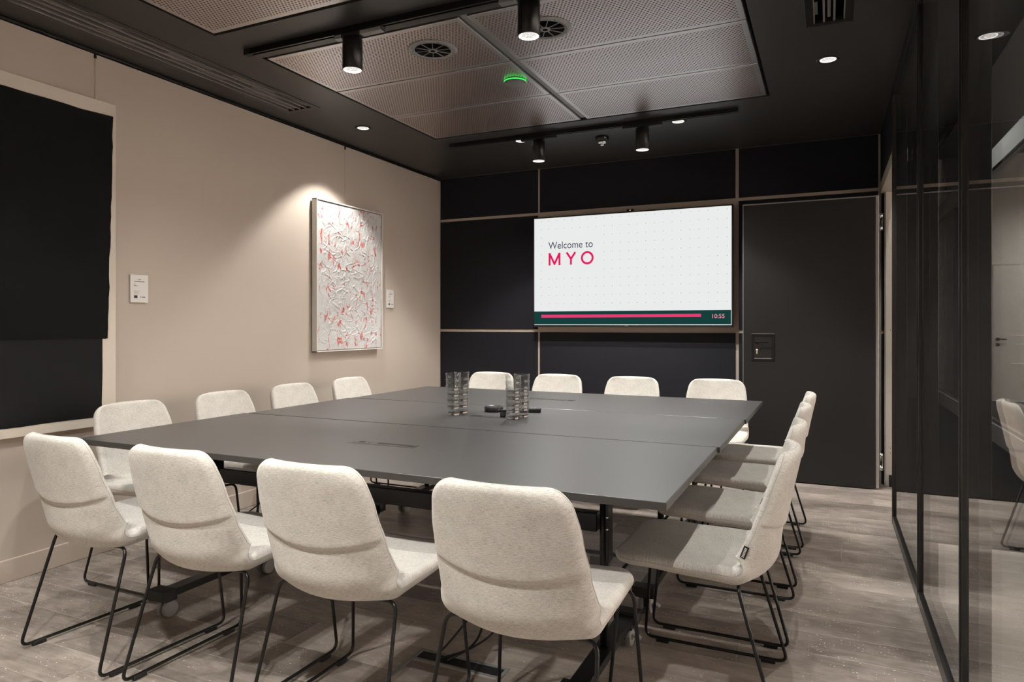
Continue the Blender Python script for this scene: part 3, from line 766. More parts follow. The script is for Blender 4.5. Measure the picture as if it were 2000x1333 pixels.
poly_strokes(mt, [((X_(0.385) + hs, zt), (X_(0.5035), yc_)), ((X_(0.622) - hs, zt), (X_(0.5035), yc_)), ((X_(0.5035), yc_ + 0.006), (X_(0.5035), zb))], sw_)
ox, oz, ra, rb = (X_(0.722) + X_(1.0)) / 2, (zb + zt) / 2, (X_(1.0) - X_(0.722)) / 2, (zt - zb) / 2 + 0.003
vs_, fs_ = [], []
for i in range(48):
    a_ = 2 * PI * i / 48
    vs_ += [(ox + ra * math.cos(a_), -0.001, oz + rb * math.sin(a_)), (ox + (ra - sw_) * math.cos(a_), -0.001, oz + (rb - sw_) * math.sin(a_))]
    fs_.append((2 * i, 2 * i + 1, (2 * i + 3) % 96, (2 * i + 2) % 96))
mt.add(vs_, fs_)
obj('title_text', mt, M['scr_pink'], sc)
obj('badge', MB().box(-0.016, 0.016, -0.001, 0, 0.006, 0.011), M['steel'], t)
w = MB().box(-0.030, 0.030, 0.004, 0.03, H, H + 0.022, bev=0.004)
wcm = tag(obj('webcam', w, M['black_matt'], None, (L(-1.541) + cx, TY, TZ0)), 'small black webcam on the top edge of the television', 'webcam')
obj('camera_lens', MB().lathe([(0.008, 0), (0.008, 0.003), (0, 0.003)], 16, Matrix.Translation((0, 0.004, H + 0.011)) @ Matrix.Rotation(PI / 2, 4, 'X')), M['chrome'], wcm)

# ------------------------------------------------------------------ pictures on the left wall
def yz_prism(poly, x0, x1):
    mb = MB(); k = len(poly)
    vs = [(x0, a, b) for a, b in poly] + [(x1, a, b) for a, b in poly]
    mb.add(vs, [tuple(range(k)), tuple(reversed(range(k, 2 * k)))] + [(i, k + i, k + (i + 1) % k, (i + 1) % k) for i in range(k)])
    return mb
px = XL + 0.045
t = thing('black_painting', 'very large unframed painting of black shapes on a cream canvas', 'painting', (XL, 1.5, 1.5))
def loc(p): return (p[0] - 1.5, p[1] - 1.5)
obj('canvas', MB().box(0.004, 0.040, 0.35 - 1.5, 2.430 - 1.5, 0.672 - 1.5, 2.366 - 1.5, bev=0.003), M['cream'], t)
rnd = random.Random(3)
up = [(0.36, 2.296)]
up += [(0.36 + (2.412 - 0.36) * k / 24, 2.296 + rnd.uniform(-0.003, 0.003)) for k in range(1, 24)]
up += [(2.412 - 0.030 * k / 22 + rnd.uniform(-0.0035, 0.0035), 2.300 - (2.300 - 1.128) * k / 22) for k in range(23)]
up += [(2.372, 1.126), (0.36, 1.126)]
obj('upper_black_sheet', yz_prism([loc(p) for p in up], 0.040, 0.0435), M['paint_black_a'], t)
lo = [(0.36, 1.60), (2.352, 1.60)] + [(2.352 + rnd.uniform(-0.0025, 0.0025), 1.6 - k * 0.08) for k in range(1, 11)]
lo += [(2.352, 0.720)] + [(2.352 - (2.352 - 0.36) * k / 20, 0.718 + rnd.uniform(-0.004, 0.004)) for k in range(1, 20)] + [(0.36, 0.718)]
obj('lower_black_sheet', yz_prism([loc(p) for p in lo], 0.040, 0.0415), M['paint_black_b'], t)
for yy in (0.8, 2.340):
    obj('hanging_wire', MB().tube([(0.004, yy - 1.5, 0.86), (0.004, yy - 1.5, 1.115)], 0.0012, 6), M['wire'], t)
    obj('picture_hook', MB().box(0.002, 0.008, yy - 1.5 - 0.006, yy - 1.5 + 0.006, 1.09, 1.116, bev=0.001), M['black_metal'], t)

# white impasto painting
AY0, AY1, AZ0, AZ1 = 3.985, 4.805, 0.995, 2.135
ax = XL + 0.052
t = thing('abstract_painting', 'framed white impasto painting with red strokes', 'painting', (XL, (AY0 + AY1) / 2, AZ0))
hy, H2 = (AY1 - AY0) / 2, AZ1 - AZ0
fr = MB()
for a, b, c, d in ((-hy, -hy + 0.008, 0, H2), (hy - 0.008, hy, 0, H2), (-hy, hy, 0, 0.008), (-hy, hy, H2 - 0.008, H2)):
    fr.box(0.012, 0.058, a, b, c, d, bev=0.001)
fr.box(0.012, 0.018, -hy + 0.008, hy - 0.008, 0.008, H2 - 0.008)
obj('frame', fr, M['white_frame'], t)
from mathutils import noise as mn
ny, nz = 220, 310
cv = MB(); vs = []
y0, y1, z0, z1 = -hy + 0.014, hy - 0.014, 0.014, H2 - 0.014
strokes = []
rs = random.Random(11)
for k in range(420):
    strokes.append((rs.uniform(y0 + .03, y1 - .03), rs.uniform(z0 + .03, z1 - .03), rs.uniform(0, PI), rs.uniform(0.015, 0.07), rs.uniform(0.0025, 0.006), rs.uniform(0.3, 1.0), rs.uniform(-9, 9)))
hgt = [[0.0] * (nz + 1) for _ in range(ny + 1)]
for (sy, szz, ang, ln, wd, hh, cur) in strokes:
    ca, sa = math.cos(ang), math.sin(ang)
    R = ln + 0.03
    i0, i1 = int((sy - R - y0) / (y1 - y0) * ny), int((sy + R - y0) / (y1 - y0) * ny) + 1
    j0, j1 = int((szz - R - z0) / (z1 - z0) * nz), int((szz + R - z0) / (z1 - z0) * nz) + 1
    for i in range(max(0, i0), min(ny, i1) + 1):
        for j_ in range(max(0, j0), min(nz, j1) + 1):
            dy, dz = y0 + (y1 - y0) * i / ny - sy, z0 + (z1 - z0) * j_ / nz - szz
            u, v = dy * ca + dz * sa, -dy * sa + dz * ca
            v += cur * u * u
            if abs(u) < ln and abs(v) < wd * 3:
                e = math.exp(-(v / wd) ** 2) - 0.45 * math.exp(-((v - wd * 1.6) / (wd * 0.5)) ** 2)
                hgt[i][j_] += hh * e * (1 - (u / ln) ** 4) * 0.0042
for i in range(ny + 1):
    for j_ in range(nz + 1):
        yy, zz = y0 + (y1 - y0) * i / ny, z0 + (z1 - z0) * j_ / nz
        p = Vector((yy * 9, zz * 9, 3.3))
        base = abs(mn.noise(p)) * 0.006 + abs(mn.noise(p * 3.1)) * 0.003
        edge = min(1, 12 * min(yy - y0, y1 - yy), 12 * min(zz - z0, z1 - zz))
        vs.append((0.050 + max(-0.003, min(0.012, hgt[i][j_])) * edge + base * edge, yy, zz))
k = nz + 1
cv.add(vs, [(i * k + j_, (i + 1) * k + j_, (i + 1) * k + j_ + 1, i * k + j_ + 1) for i in range(ny) for j_ in range(nz)], True)
cv.box(0.018, 0.0495, y0, y1, z0, z1)
obj('painted_canvas', cv, M['impasto'], t)
obj('hanging_wire', MB().tube([(0.004, -0.018, H2 - 0.05), (0.004, -0.018, 2.61 - AZ0)], 0.0011, 6), M['wire'], t)
obj('picture_hook', MB().box(0.002, 0.009, -0.024, -0.012, 2.585 - AZ0, 2.612 - AZ0, bev=0.001), M['black_metal'], t)

def label_card(y0, y1, z0, z1, lab):
    t = thing('label_card', lab, 'label', (XL, (y0 + y1) / 2, z0), 0, 'white picture label cards')
    hy, h = (y1 - y0) / 2, z1 - z0
    obj('card', MB().box(0, 0.012, -hy, hy, 0, h, bev=0.0015), M['card_white'], t)
    def ink(name, rects, m):
        mb = MB()
        for a, b, c, d in rects: mb.box(0.012, 0.0124, -hy + a * 2 * hy, -hy + b * 2 * hy, h * (1 - d), h * (1 - c))
        obj(name, mb, m, t)
    ink('emblem', [(0.43, 0.49, .165, .185), (0.50, 0.57, .16, .19)], M['card_ink'])
    rr = random.Random(5)
    ttl = []; x = 0.22
    while x < 0.78:
        w_ = rr.uniform(0.02, 0.045); ttl.append((x, x + w_, .235 + rr.uniform(-.004, .004), .262)); x += w_ + 0.008
    ink('title_print', ttl, M['card_ink'])
    sm = []
    for zz, ln in ((.335, .05), (.375, .10), (.40, .24)):
        x = 0.2
        while x < 0.2 + ln:
            w_ = rr.uniform(0.02, 0.04); sm.append((x, min(x + w_, 0.2 + ln + .02), zz, zz + .014)); x += w_ + 0.008
    ink('small_print', sm, M['card_ink'])
    pl = [(0.2, 0.2 + ln, zz, zz + .010) for zz, ln in ((.575, .38), (.60, .25), (.625, .36), (.65, .22), (.675, .33), (.70, .28))]
    ink('paragraph_print', pl, M['card_ink_pale'])
    ink('black_square', [(0.2, 0.39, .745, .845)], M['card_black'])
    ink('price_print', [(0.56, 0.59, .765, .825), (0.64, 0.69, .785, .825), (0.70, 0.75, .785, .825), (0.76, 0.83, .785, .825)], M['card_ink'])
label_card(2.533, 2.641, 1.322, 1.476, 'white picture label card on the wall beside the big black painting')
label_card(4.938, 5.036, 1.345, 1.503, 'white picture label card on the wall right of the red and white painting')

# ------------------------------------------------------------------ tables
def make_foot(x, parent):
    ft = obj('foot', MB().box(-0.031, 0.031, -0.30, 0.30, 0.082, 0.112, bev=0.003), M['black_metal'], parent, (x, 0, 0))
    for s in (-1, 1):
        obj('end_block', MB().box(-0.046, 0.046, s * 0.30 - 0.03, s * 0.30 + 0.03, 0.080, 0.122, bev=0.003), M['black_matt'], ft)
        c = MB()
        for sx in (-1, 1):
            c.lathe([(0.0, 0.0), (0.030, 0.0), (0.034, 0.003), (0.035, 0.010), (0.034, 0.017), (0.030, 0.02), (0.0, 0.02)], 24, Matrix.Translation((sx * 0.016 - 0.010, s * 0.272, 0.035)) @ Matrix.Rotation(PI / 2, 4, 'Y'))
        obj('caster', c, M['grey_rubber'], ft)
        obj('caster_fork', MB().box(-0.006, 0.006, s * 0.272 - 0.02, s * 0.272 + 0.02, 0.03, 0.08).box(-0.03, 0.03, s * 0.272 - 0.026, s * 0.272 + 0.026, 0.066, 0.082, bev=0.004), M['black_matt'], ft)
        if x < 0: continue
        pd = MB().box(0.020, 0.046, -0.016, 0.016, -0.003, 0.004, bev=0.002)
        obj('brake_pedal', pd, M['grey_plastic'], ft, (0.018, s * 0.272, 0.055), (0, 0.55, 0))

def make_table(yc0, yc1, xc, w, rz, lab, xleg=(-2.47, -0.69), module=None, lid_open=False):
    yc = (yc0 + yc1) / 2; d = yc1 - yc0
    t = thing('folding_table', lab, 'table', (xc, yc, 0), rz, 'grey flip-top meeting tables')
    hx, hy = w / 2, d / 2 - 0.0058
    obj('tabletop', MB().box(-hx, hx, -hy, hy, 0.7145, 0.735, bev=0.0012), M['table_top'], t)
    e = MB()
    e.box(-hx - 0.0015, hx + 0.0015, -hy - 0.0015, -hy, 0.713, 0.7338).box(-hx - 0.0015, hx + 0.0015, hy, hy + 0.0015, 0.713, 0.7338)
    e.box(-hx - 0.0015, -hx, -hy, hy, 0.713, 0.7338).box(hx, hx + 0.0015, -hy, hy, 0.713, 0.7338)
    obj('edge_band', e, M['table_edge'], t)
    x0, x1 = xleg[0] - xc, xleg[1] - xc
    obj('beam', MB().box(x0 + 0.02, x1 - 0.02, -0.022, 0.022, 0.500, 0.563, bev=0.004), M['black_metal'], t)
    for x in (x0, x1):
        sgn = -1 if x < 0 else 1
        cl = MB().lathe([(0.0145, 0.10), (0.0145, 0.70), (0, 0.70)], 20, Matrix.Translation((x, 0, 0)))
        cl.box(x + sgn * 0.018 - 0.005, x + sgn * 0.018 + 0.005, -0.026, 0.026, 0.40, 0.700, bev=0.002)
        c = obj('column', cl, M['black_metal'], t)
        for zz in (0.555, 0.515):
            for yy in (-0.028,):
                obj('bolt', MB().lathe([(0.0, 0.004), (0.004, 0.003), (0.005, 0.0), (0, 0)], 10, Matrix.Translation((x + sgn * 0.018, yy + 0.002, zz)) @ Matrix.Rotation(PI / 2, 4, 'X')), M['steel'], c)
        obj('support_arm', MB().box(x - 0.02, x + 0.02, -hy + 0.12, hy - 0.12, 0.690, 0.713, bev=0.002), M['black_metal'], t)
        make_foot(x, t)
    if module:
        mx, my = module[0] - xc, module[1] - yc
        md = obj('power_module', MB().box(mx - 0.150, mx + 0.150, my - 0.026, my + 0.026, 0.7345, 0.7362, bev=0.0006), M['black_satin'], t)
        obj('module_lid', MB().box(mx - 0.128, mx + 0.120, my - 0.021, my - 0.006, 0.7362, 0.7372, bev=0.0004), M['table_top'], md)
        obj('socket', MB().lathe([(0.0, 0.7368), (0.012, 0.7368), (0.014, 0.7362)], 16, Matrix.Translation((mx - 0.105, my + 0.010, 0))).box(mx - 0.075, mx - 0.065, my + 0.004, my + 0.008, 0.7362, 0.7368).box(mx - 0.03, mx + 0.13, my + 0.0, my + 0.02, 0.7362, 0.7366), M['black_matt'], md)
        obj('module_edge', MB().box(mx - 0.148, mx + 0.148, my - 0.0275, my - 0.0255, 0.735, 0.7368), M['steel'], md)
    return t
make_table(1.790, 2.690, -1.587, 2.405, -0.0015, 'dark grey flip-top table nearest the viewer', module=(-1.570, 2.207))
make_table(2.690, 3.522, -1.572, 2.395, -0.002, 'dark grey flip-top table in the middle carrying the drinking glasses', module=(-1.560, 3.085))
make_table(3.522, 4.425, -1.556, 2.380, -0.003, 'dark grey flip-top table nearest the screen wall', module=(-1.560, 3.962))

# ------------------------------------------------------------------ chairs
MID = [(0.258, 0.446), (0.235, 0.447), (0.15, 0.446), (0.04, 0.438), (-0.06, 0.428), (-0.125, 0.423), (-0.176, 0.435), (-0.208, 0.472), (-0.222, 0.53), (-0.240, 0.60), (-0.259, 0.68), (-0.277, 0.755), (-0.290, 0.817)]
def catmull(P, n=24):
    out = []
    for i in range(len(P) - 1):
        p0, p1, p2, p3 = P[max(i - 1, 0)], P[i], P[i + 1], P[min(i + 2, len(P) - 1)]
        for k in range(n):
            u = k / n
            out.append(tuple(0.5 * (2 * p1[a] + (p2[a] - p0[a]) * u + (2 * p0[a] - 5 * p1[a] + 4 * p2[a] - p3[a]) * u * u + (3 * p1[a] - p0[a] - 3 * p2[a] + p3[a]) * u ** 3) for a in (0, 1)))
    out.append(P[-1]); return out
DENSE = catmull(MID)
ARC = [0.0]
for i in range(1, len(DENSE)): ARC.append(ARC[-1] + math.dist(DENSE[i], DENSE[i - 1]))
LT = ARC[-1]
import bisect
def mid_at(s):
    s = min(max(s, 0), LT); i = min(max(bisect.bisect_right(ARC, s) - 1, 0), len(ARC) - 2)
    u = (s - ARC[i]) / (ARC[i + 1] - ARC[i] + 1e-12)
    a, b = DENSE[i], DENSE[i + 1]
    return (a[0] + (b[0] - a[0]) * u, a[1] + (b[1] - a[1]) * u)
def nrm_at(s):
    a, b = mid_at(s - 0.012), mid_at(s + 0.012)
    ty, tz = b[0] - a[0], b[1] - a[1]; l_ = math.hypot(ty, tz)
    return (tz / l_, -ty / l_)
def lerp_tab(tab, s):
    for i in range(len(tab) - 1):
        if s <= tab[i + 1][0]:
            u = (s - tab[i][0]) / (tab[i + 1][0] - tab[i][0]); u = min(max(u, 0), 1); u = u * u * (3 - 2 * u)
            return tab[i][1] + (tab[i + 1][1] - tab[i][1]) * u
    return tab[-1][1]
def s_of_z(z):      # arc length on the back where the midline reaches height z
    for i in range(len(DENSE)):
        if ARC[i] > 0.4 and DENSE[i][1] >= z: return ARC[i]
SJ = s_of_z(0.455)      # junction
SC = s_of_z(0.574)      # fold line at the centre
WID = [(0, 0.220), (0.12, 0.226), (SJ, 0.224), (SC, 0.213), (SC + 0.1, 0.205), (LT, 0.186)]
THK = [(0, 0.034), (0.1, 0.042), (SJ - 0.05, 0.058), (SJ + 0.02, 0.056), (SC, 0.044), (LT - 0.05, 0.038), (LT, 0.034)]
BOW = [(0, 0.006), (0.18, 0.012), (SJ - 0.09, 0.026), (SJ + 0.015, 0.076), (SC, 0.052), (SC + 0.12, 0.040), (LT, 0.030)]
def ring_list():
    s = []
    def span(a, b, st):
        k = max(1, round((b - a) / st))
        s.extend(a + (b - a) * i / k for i in range(k))
    ends = [0, 0.0006, 0.002, 0.0045, 0.008, 0.0125, 0.018, 0.025, 0.034, 0.045, 0.058]
    s.extend(ends)
    span(0.072, SJ - 0.12, 0.03); span(SJ - 0.12, SC - 0.03, 0.014); span(SC - 0.03, SC - 0.008, 0.005); span(SC - 0.008, SC + 0.010, 0.0015); span(SC + 0.010, SC + 0.04, 0.005); span(SC + 0.04, LT - 0.065, 0.02)
    s.extend(LT - e for e in reversed(ends))
    return s
UU = [0, 0.12, 0.24, 0.36, 0.48, 0.6, 0.7, 0.78, 0.84, 0.88, 0.91, 0.935, 0.955, 0.972, 0.985, 0.994, 1.0]
UL = [-u for u in reversed(UU[1:])] + UU
def shell_point(s, u, side):      # side +1 inner, -1 outer, 0 mid edge
    fall = max(0, 1 - abs(s - SC) / 0.22); fall = fall * fall * (3 - 2 * fall)
    fo = fall if s < SC else max(0, 1 - (s - SC) / (LT - SC)) ** 1.2
    s2 = s + 0.022 * u * u * fo
    Wd, T, Bw = lerp_tab(WID, s2), lerp_tab(THK, s2), lerp_tab(BOW, s2)
    def inset(d, r): return 0 if d >= r else r - math.sqrt(max(0, r * r - (r - d) ** 2))
    w = Wd - inset(s, 0.075) - inset(LT - s, 0.062)
    tf = 1.0
    for d in (s, LT - s):
        h = T / 2
        if d < h: tf = min(tf, math.sqrt(max(0, 1 - (1 - d / h) ** 2)))
    ht = T / 2 * tf
    x = abs(u) * w; e = 1.0
    er = min(T / 2 * 1.15, w * 0.5)
    if x > w - er: e = math.sqrt(max(0, 1 - ((x - (w - er)) / er) ** 2))
    off = side * ht * e
    if side < 0:
        q = s - SC
        k = 1 / (1 + math.exp(-(q - 0.001) / 0.0034))
        amp = 0.0040 * k * math.exp(-max(q, 0) / 0.05) - 0.0060 * (1 - k) * math.exp(min(q, 0) / 0.026)
        off -= amp * min(1, e * 1.2)
    y0, z0 = mid_at(s2 if 0 < s < LT else s); ny_, nz_ = nrm_at(s2)
    bw_ = Bw * abs(u) ** 2.1; b = bw_ + off
    kz = 1.0 if s < SC else max(-0.35, 1 - 1.35 * (s - SC) / (LT - SC))
    return (math.copysign(x, u) if u else 0.0, y0 + ny_ * b, z0 + nz_ * (off + bw_ * kz)), (math.copysign(x, u) if u else 0.0, s2)
def build_shell():
    RS = ring_list(); vs, uvs, fs = [], [], []
    loop = [(u, 1) for u in UL] + [(u, -1) for u in reversed(UL[1:-1])]
    n = len(loop)
    for s in RS:
        for u, sd in loop:
            p, q = shell_point(s, u, sd); vs.append(p); uvs.append((q[0] + (0.5 if sd < 0 else 0), q[1]))
    for i in range(len(RS) - 1):
        for j_ in range(n):
            fs.append((i * n + j_, (i + 1) * n + j_, (i + 1) * n + (j_ + 1) % n, i * n + (j_ + 1) % n))
    me = bpy.data.meshes.new('upholstered_shell')
    me.from_pydata(vs, [], fs)
    ul = me.uv_layers.new(name='UVMap')
    for lp in me.loops: ul.data[lp.index].uv = uvs[lp.vertex_index]
    bm = bmesh.new(); bm.from_mesh(me); bmesh.ops.recalc_face_normals(bm, faces=bm.faces[:]); bm.to_mesh(me); bm.free()
    me.polygons.foreach_set('use_smooth', [True] * len(me.polygons)); me.materials.append(M['fabric'])
    return me
def make_chair():
    t = thing('sled_base_chair', 'x', 'chair', (0, 0, 0), 0, 'oatmeal chairs around the table')
    obj('upholstered_shell', build_shell(), None, t)
    RS = [s for s in ring_list() if 0.02 < s < LT - 0.004]
    pth = [shell_point(s, -1, 0)[0] for s in RS] + [shell_point(LT, u, 0)[0] for u in (-0.9, -0.6, -0.3, 0, 0.3, 0.6, 0.9)] + [shell_point(s, 1, 0)[0] for s in reversed(RS)]
    pth = [p for i, p in enumerate(pth) if i == 0 or math.dist(p, pth[i - 1]) > 0.004]
    obj('edge_seam', MB().tube(pth, 0.0009, 5), M['fabric_seam'], t)
    r = 0.0058
    for sx in (-1, 1):
        p = fillet([(sx * 0.10, -0.132, 0.408), (sx * 0.214, -0.134, 0.414), (sx * 0.240, -0.250, r + 0.008), (sx * 0.240, 0.255, r + 0.008), (sx * 0.214, 0.222, 0.414), (sx * 0.10, 0.215, 0.418)], 0.034)
        sf = obj('sled_leg', MB().tube(p, r, 10), M['black_metal'], t)
        for yy in (-0.185, 0.19):
            obj('glide', MB().box(sx * 0.240 - 0.008, sx * 0.240 + 0.008, yy - 0.024, yy + 0.024, 0.0, 0.016, bev=0.003), M['black_matt'], sf)
    obj('cross_rail', MB().tube([(-0.11, -0.132, 0.408), (0.11, -0.132, 0.408)], r, 10).tube([(-0.11, 0.215, 0.418), (0.11, 0.215, 0.418)], r, 10).box(-0.03, 0.03, -0.14, 0.225, 0.402, 0.411), M['black_metal'], t)
    p = Vector(shell_point(SJ + 0.045, -1, 0)[0])
    tg = obj('fabric_tag', MB().box(-0.0015, 0.0015, -0.006, 0.010, -0.019, 0.019), M['black_matt'], t, (p.x - 0.0012, p.y - 0.004, p.z), (0.35, 0, 0))
    pr = MB()
    for k in range(7): pr.box(-0.0019, -0.0014, -0.001, 0.006, -0.015 + k * 0.0044, -0.0125 + k * 0.0044)
    obj('tag_print', pr, M['card_white'], tg)
    return t
chair0 = make_chair()
F, Lf, B, R = 0.0, -PI / 2, PI, PI / 2
CH = [
 (-2.445, 1.768, -0.06, 'oatmeal chair with its back to the viewer, leftmost along the near table edge'),
 (-1.880, 1.765, -0.02, 'oatmeal chair with its back to the viewer, second from left along the near table edge'),
 (-1.325, 1.762, 0.0, 'oatmeal chair with its back to the viewer, third from left along the near table edge'),
 (-0.735, 1.765, 0.01, 'oatmeal chair with its back to the viewer, rightmost and largest along the near table edge'),
 (-2.885, 2.295, Lf, 'oatmeal chair by the beige wall right beside the big black painting'),
 (-2.885, 2.865, Lf, 'oatmeal chair by the beige wall, second away from the big black painting'),
 (-2.885, 3.420, Lf, 'oatmeal chair by the beige wall, third away from the big black painting'),
 (-2.885, 4.005, Lf, 'oatmeal chair by the beige wall right below the red and white painting'),
 (-2.455, 4.685, B, 'oatmeal chair against the screen wall, leftmost and partly behind the tumblers'),
 (-1.888, 4.685, B, 'oatmeal chair against the screen wall, below the left end of the television'),
 (-1.305, 4.685, B, 'oatmeal chair against the screen wall, below the right half of the television'),
 (-0.712, 4.715, B, 'oatmeal chair against the screen wall, rightmost and next to the black door'),
 (-0.380, 2.352, R, 'oatmeal chair on the glass side nearest the viewer, its whole seat showing'),
 (-0.380, 2.955, R, 'oatmeal chair on the glass side, second from the viewer'),
 (-0.376, 3.590, R, 'oatmeal chair on the glass side, third from the viewer'),
 (-0.366, 4.190, R, 'oatmeal chair on the glass side farthest from the viewer, nearest the black door'),
]
for i, (x, y, rz, lab) in enumerate(CH):
    if i == 0:
        chair0.location = (x, y, 0); chair0.rotation_euler = (0, 0, rz); chair0['label'] = lab
    else:
        dup(chair0, (x, y, 0), rz, lab)

# ------------------------------------------------------------------ things on the table
TT = 0.7351
def ribbed(prof, close, ribs, n=48):
    vs, fs = [], []; m = len(prof)
    for r, z in prof:
        for i in range(n):
            a = 2 * PI * i / n
            k = 1 + (ribs * (abs(math.cos(6 * a)) - 0.6) if 0.001 < z < 0.083 and r > 0.029 else 0)
            vs.append((r * k * math.cos(a), r * k * math.sin(a), z))
    for j_ in range(m if close else m - 1):
        jj = (j_ + 1) % m
        for i in range(n):
            fs.append((j_ * n + i, j_ * n + (i + 1) % n, jj * n + (i + 1) % n, jj * n + i))
    if not close: fs += [tuple(reversed(range(n))), tuple(range((m - 1) * n, m * n))]
    return MB().add(vs, fs, True)
def glass_mesh(mb, name, m):
    me = mb.mesh(name); me.materials.append(m)
    bm = bmesh.new(); bm.from_mesh(me); bmesh.ops.recalc_face_normals(bm, faces=bm.faces[:]); bm.to_mesh(me); bm.free()
    me.polygons.foreach_set('use_smooth', [len(p.vertices) == 4 for p in me.polygons])
    return me
tm = glass_mesh(ribbed([(0.0314, 0.0140), (0.0386, 0.0820), (0.0400, 0.0850), (0.0400, 0.0890), (0.0390, 0.0900), (0.0377, 0.0885), (0.0294, 0.0140)], True, 0.022), 'tumbler', M['tumbler'])
tb = glass_mesh(ribbed([(0.0285, 0.0), (0.0302, 0.002), (0.0314, 0.0135), (0.0304, 0.0140)], False, 0.022), 'base', M['tumbler_base'])
ordn = ['bottom', 'second from bottom', 'middle', 'second from top', 'topmost']
for si, (x, y, nm) in enumerate(((-1.748, 3.070, 'left front stack'), (-1.744, 3.153, 'left rear stack'), (-1.406, 3.062, 'right front stack'), (-1.397, 3.146, 'right rear stack'))):
    for k in range(5):
        o = obj('tumbler', tm, None, None, (x, y, TT + 0.0013 + k * 0.0315), (0, 0, si * 0.3))
        obj('base', tb, None, o)
        tag(o, 'clear ribbed tumbler, %s in the %s on the table' % (ordn[k], nm), 'glass', 'stacked drinking tumblers')
t = thing('speaker_puck', 'low round black puck between the two pairs of tumbler stacks', 'puck', (-1.625, 3.290, TT))
obj('body', MB().lathe([(0.0, 0.0), (0.048, 0.0), (0.050, 0.002), (0.050, 0.026), (0.048, 0.0285), (0.0, 0.0290)], 40), M['black_matt'], t)
obj('top_ring', MB().lathe([(0.040, 0.0288), (0.0405, 0.0296), (0.043, 0.0296), (0.0435, 0.0287)], 40), M['black_satin'], t)
t = thing('remote_control', 'black remote control lying behind the right tumbler stacks', 'remote', (-1.452, 3.335, TT), 0.30)
obj('body', MB().box(-0.075, 0.075, -0.021, 0.021, 0, 0.023, bev=0.006), M['black_matt'], t)
for k in range(6):
    for q in range(2): obj('button', MB().box(-0.06 + k * 0.02, -0.05 + k * 0.02, -0.012 + q * 0.014, -0.004 + q * 0.014, 0.0225, 0.0243), M['grey_plastic'], t)
t = thing('power_adapter', 'small black plug block standing left of the right tumbler stacks', 'plug', (-1.482, 3.105, TT + 0.0025), 0.3)
obj('body', MB().box(-0.014, 0.014, -0.012, 0.012, 0, 0.022, bev=0.003).box(-0.010, 0.016, -0.010, 0.010, 0.022, 0.036, bev=0.003), M['black_matt'], t)
obj('cable', MB().tube(fillet([(0.0, 0.012, 0.012), (0.004, 0.05, 0.010), (-0.01, 0.09, 0.004), (0.02, 0.11, 0.004)], 0.02), 0.0028, 8), M['cable'], t)

# ------------------------------------------------------------------ under the table
def floor_box(x, y, rz, s, lab, cables):
    t = thing('floor_box', lab, 'floor box', (x, y, 0), rz, 'floor power boxes')
    h = s / 2
    fm = MB()
    for a, b, c, d in ((-h, h, -h, -h + 0.014), (-h, h, h - 0.014, h), (-h, -h + 0.014, -h + 0.014, h - 0.014), (h - 0.014, h, -h + 0.014, h - 0.014)):
        fm.box(a, b, c, d, 0.0, 0.0035, bev=0.001)
    fm.box(-h + 0.014, h - 0.014, h - 0.075, h - 0.067, 0, 0.003)
    obj('frame', fm, M['grey_plastic'], t)
    obj('lid', MB().box(-h + 0.016, h - 0.016, -h + 0.016, h - 0.077, 0.0, 0.0022, bev=0.0008), M['plank'], t)
    obj('cable_flap', MB().box(-h + 0.016, h - 0.016, h - 0.065, h - 0.016, 0.0, 0.0025, bev=0.0008), M['black_matt'], t)
    for c in cables: obj('cable', MB().tube(fillet(c, 0.12, 8), 0.0042, 8), M['cable'], t)
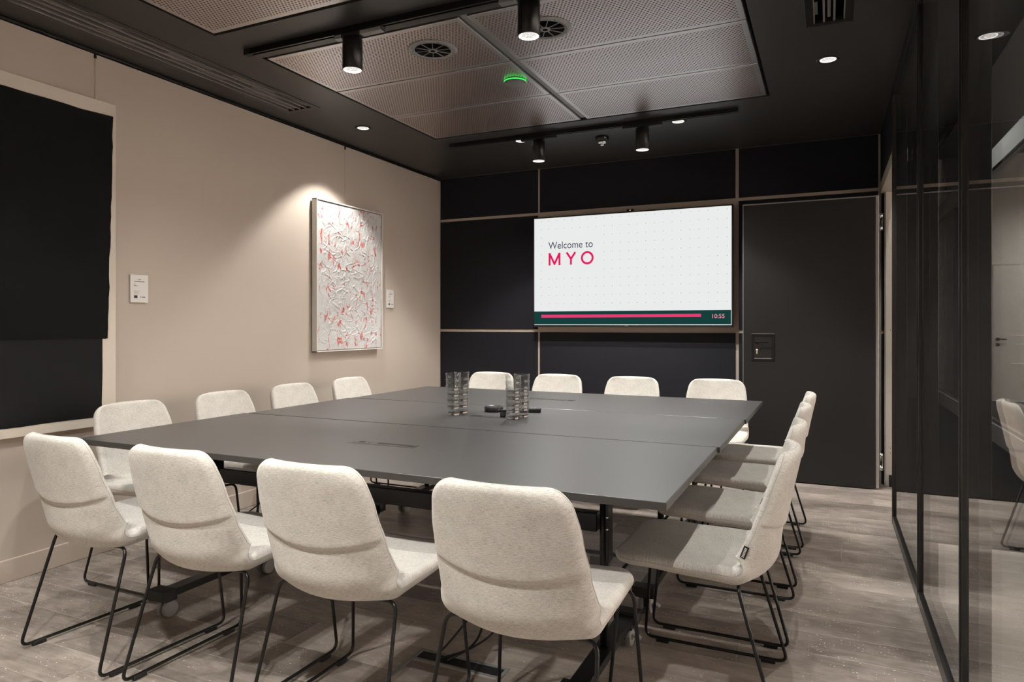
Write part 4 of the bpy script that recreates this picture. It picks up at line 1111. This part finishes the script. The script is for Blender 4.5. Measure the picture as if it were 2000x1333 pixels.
floor_box(-1.185, 1.985, 0.0, 0.36, 'floor box with grey frame under the near table, cables rising from it',
    [[(-0.10, 0.14, 0.002), (-0.06, 0.17, 0.05), (0.02, 0.22, 0.16), (0.10, 0.25, 0.40), (0.09, 0.255, 0.56)],
     [(-0.08, 0.14, 0.002), (0.0, 0.20, 0.02), (0.10, 0.24, 0.09), (0.15, 0.25, 0.32), (0.14, 0.255, 0.56)],
     [(-0.05, 0.14, 0.002), (0.02, 0.24, 0.03), (0.06, 0.255, 0.20), (0.06, 0.255, 0.56)]])
floor_box(-1.05, 3.35, 0.0, 0.30, 'floor box with raised plugs under the middle table',
    [[(0.02, 0.1, 0.002), (0.08, -0.1, 0.05), (0.1, -0.2, 0.3), (0.1, -0.24, 0.5)]])
t = thing('plug_block', 'small grey plug block on the floor box under the middle table', 'plug', (-1.03, 3.28, 0.004))
obj('body', MB().box(-0.05, 0.05, -0.02, 0.02, 0, 0.045, bev=0.004), M['grey_plastic'], t)
tag(obj('floor_cable', MB().tube(fillet([(-3.40, 3.05, 0.006), (-3.25, 3.10, 0.02), (-3.05, 3.22, 0.20), (-2.78, 3.35, 0.18), (-2.62, 3.42, 0.02), (-2.45, 3.30, 0.006)], 0.16, 10), 0.0045, 8), M['cable']), 'black cable looping up off the floor by the beige wall', 'cable')

# ------------------------------------------------------------------ unseen lamps added to light the corridor
def added_corridor_light(x, y, z, watts, lab):
    t = thing('added_corridor_light', lab, 'ceiling light', (x, y, z), 0, 'added corridor lights')
    obj('trim_ring', MB().lathe([(0.05, 0.0), (0.05, -0.004), (0.065, -0.006), (0.07, 0.0)], 24), M['white_frame'], t)
    obj('lens', MB().lathe([(0, -0.002), (0.05, -0.002), (0.05, 0.0), (0, 0)], 24), M['lens_rim'], t)
    spot(t, (0, 0, -0.02), watts, math.radians(140), 0.6, 0.05)
added_corridor_light(0.62, 1.2, 4.00, 170, 'unseen added corridor light beside the viewer')
added_corridor_light(0.62, 4.2, 4.00, 150, 'unseen added corridor light by the middle glass panes')
added_corridor_light(0.62, 8.0, 4.00, 150, 'unseen added corridor light beyond the door opening')
added_corridor_light(3.0, 11.2, 3.87, 420, 'unseen added light before the far white wall')
added_corridor_light(4.6, 11.2, 3.87, 420, 'unseen added light to the right before the far white wall')
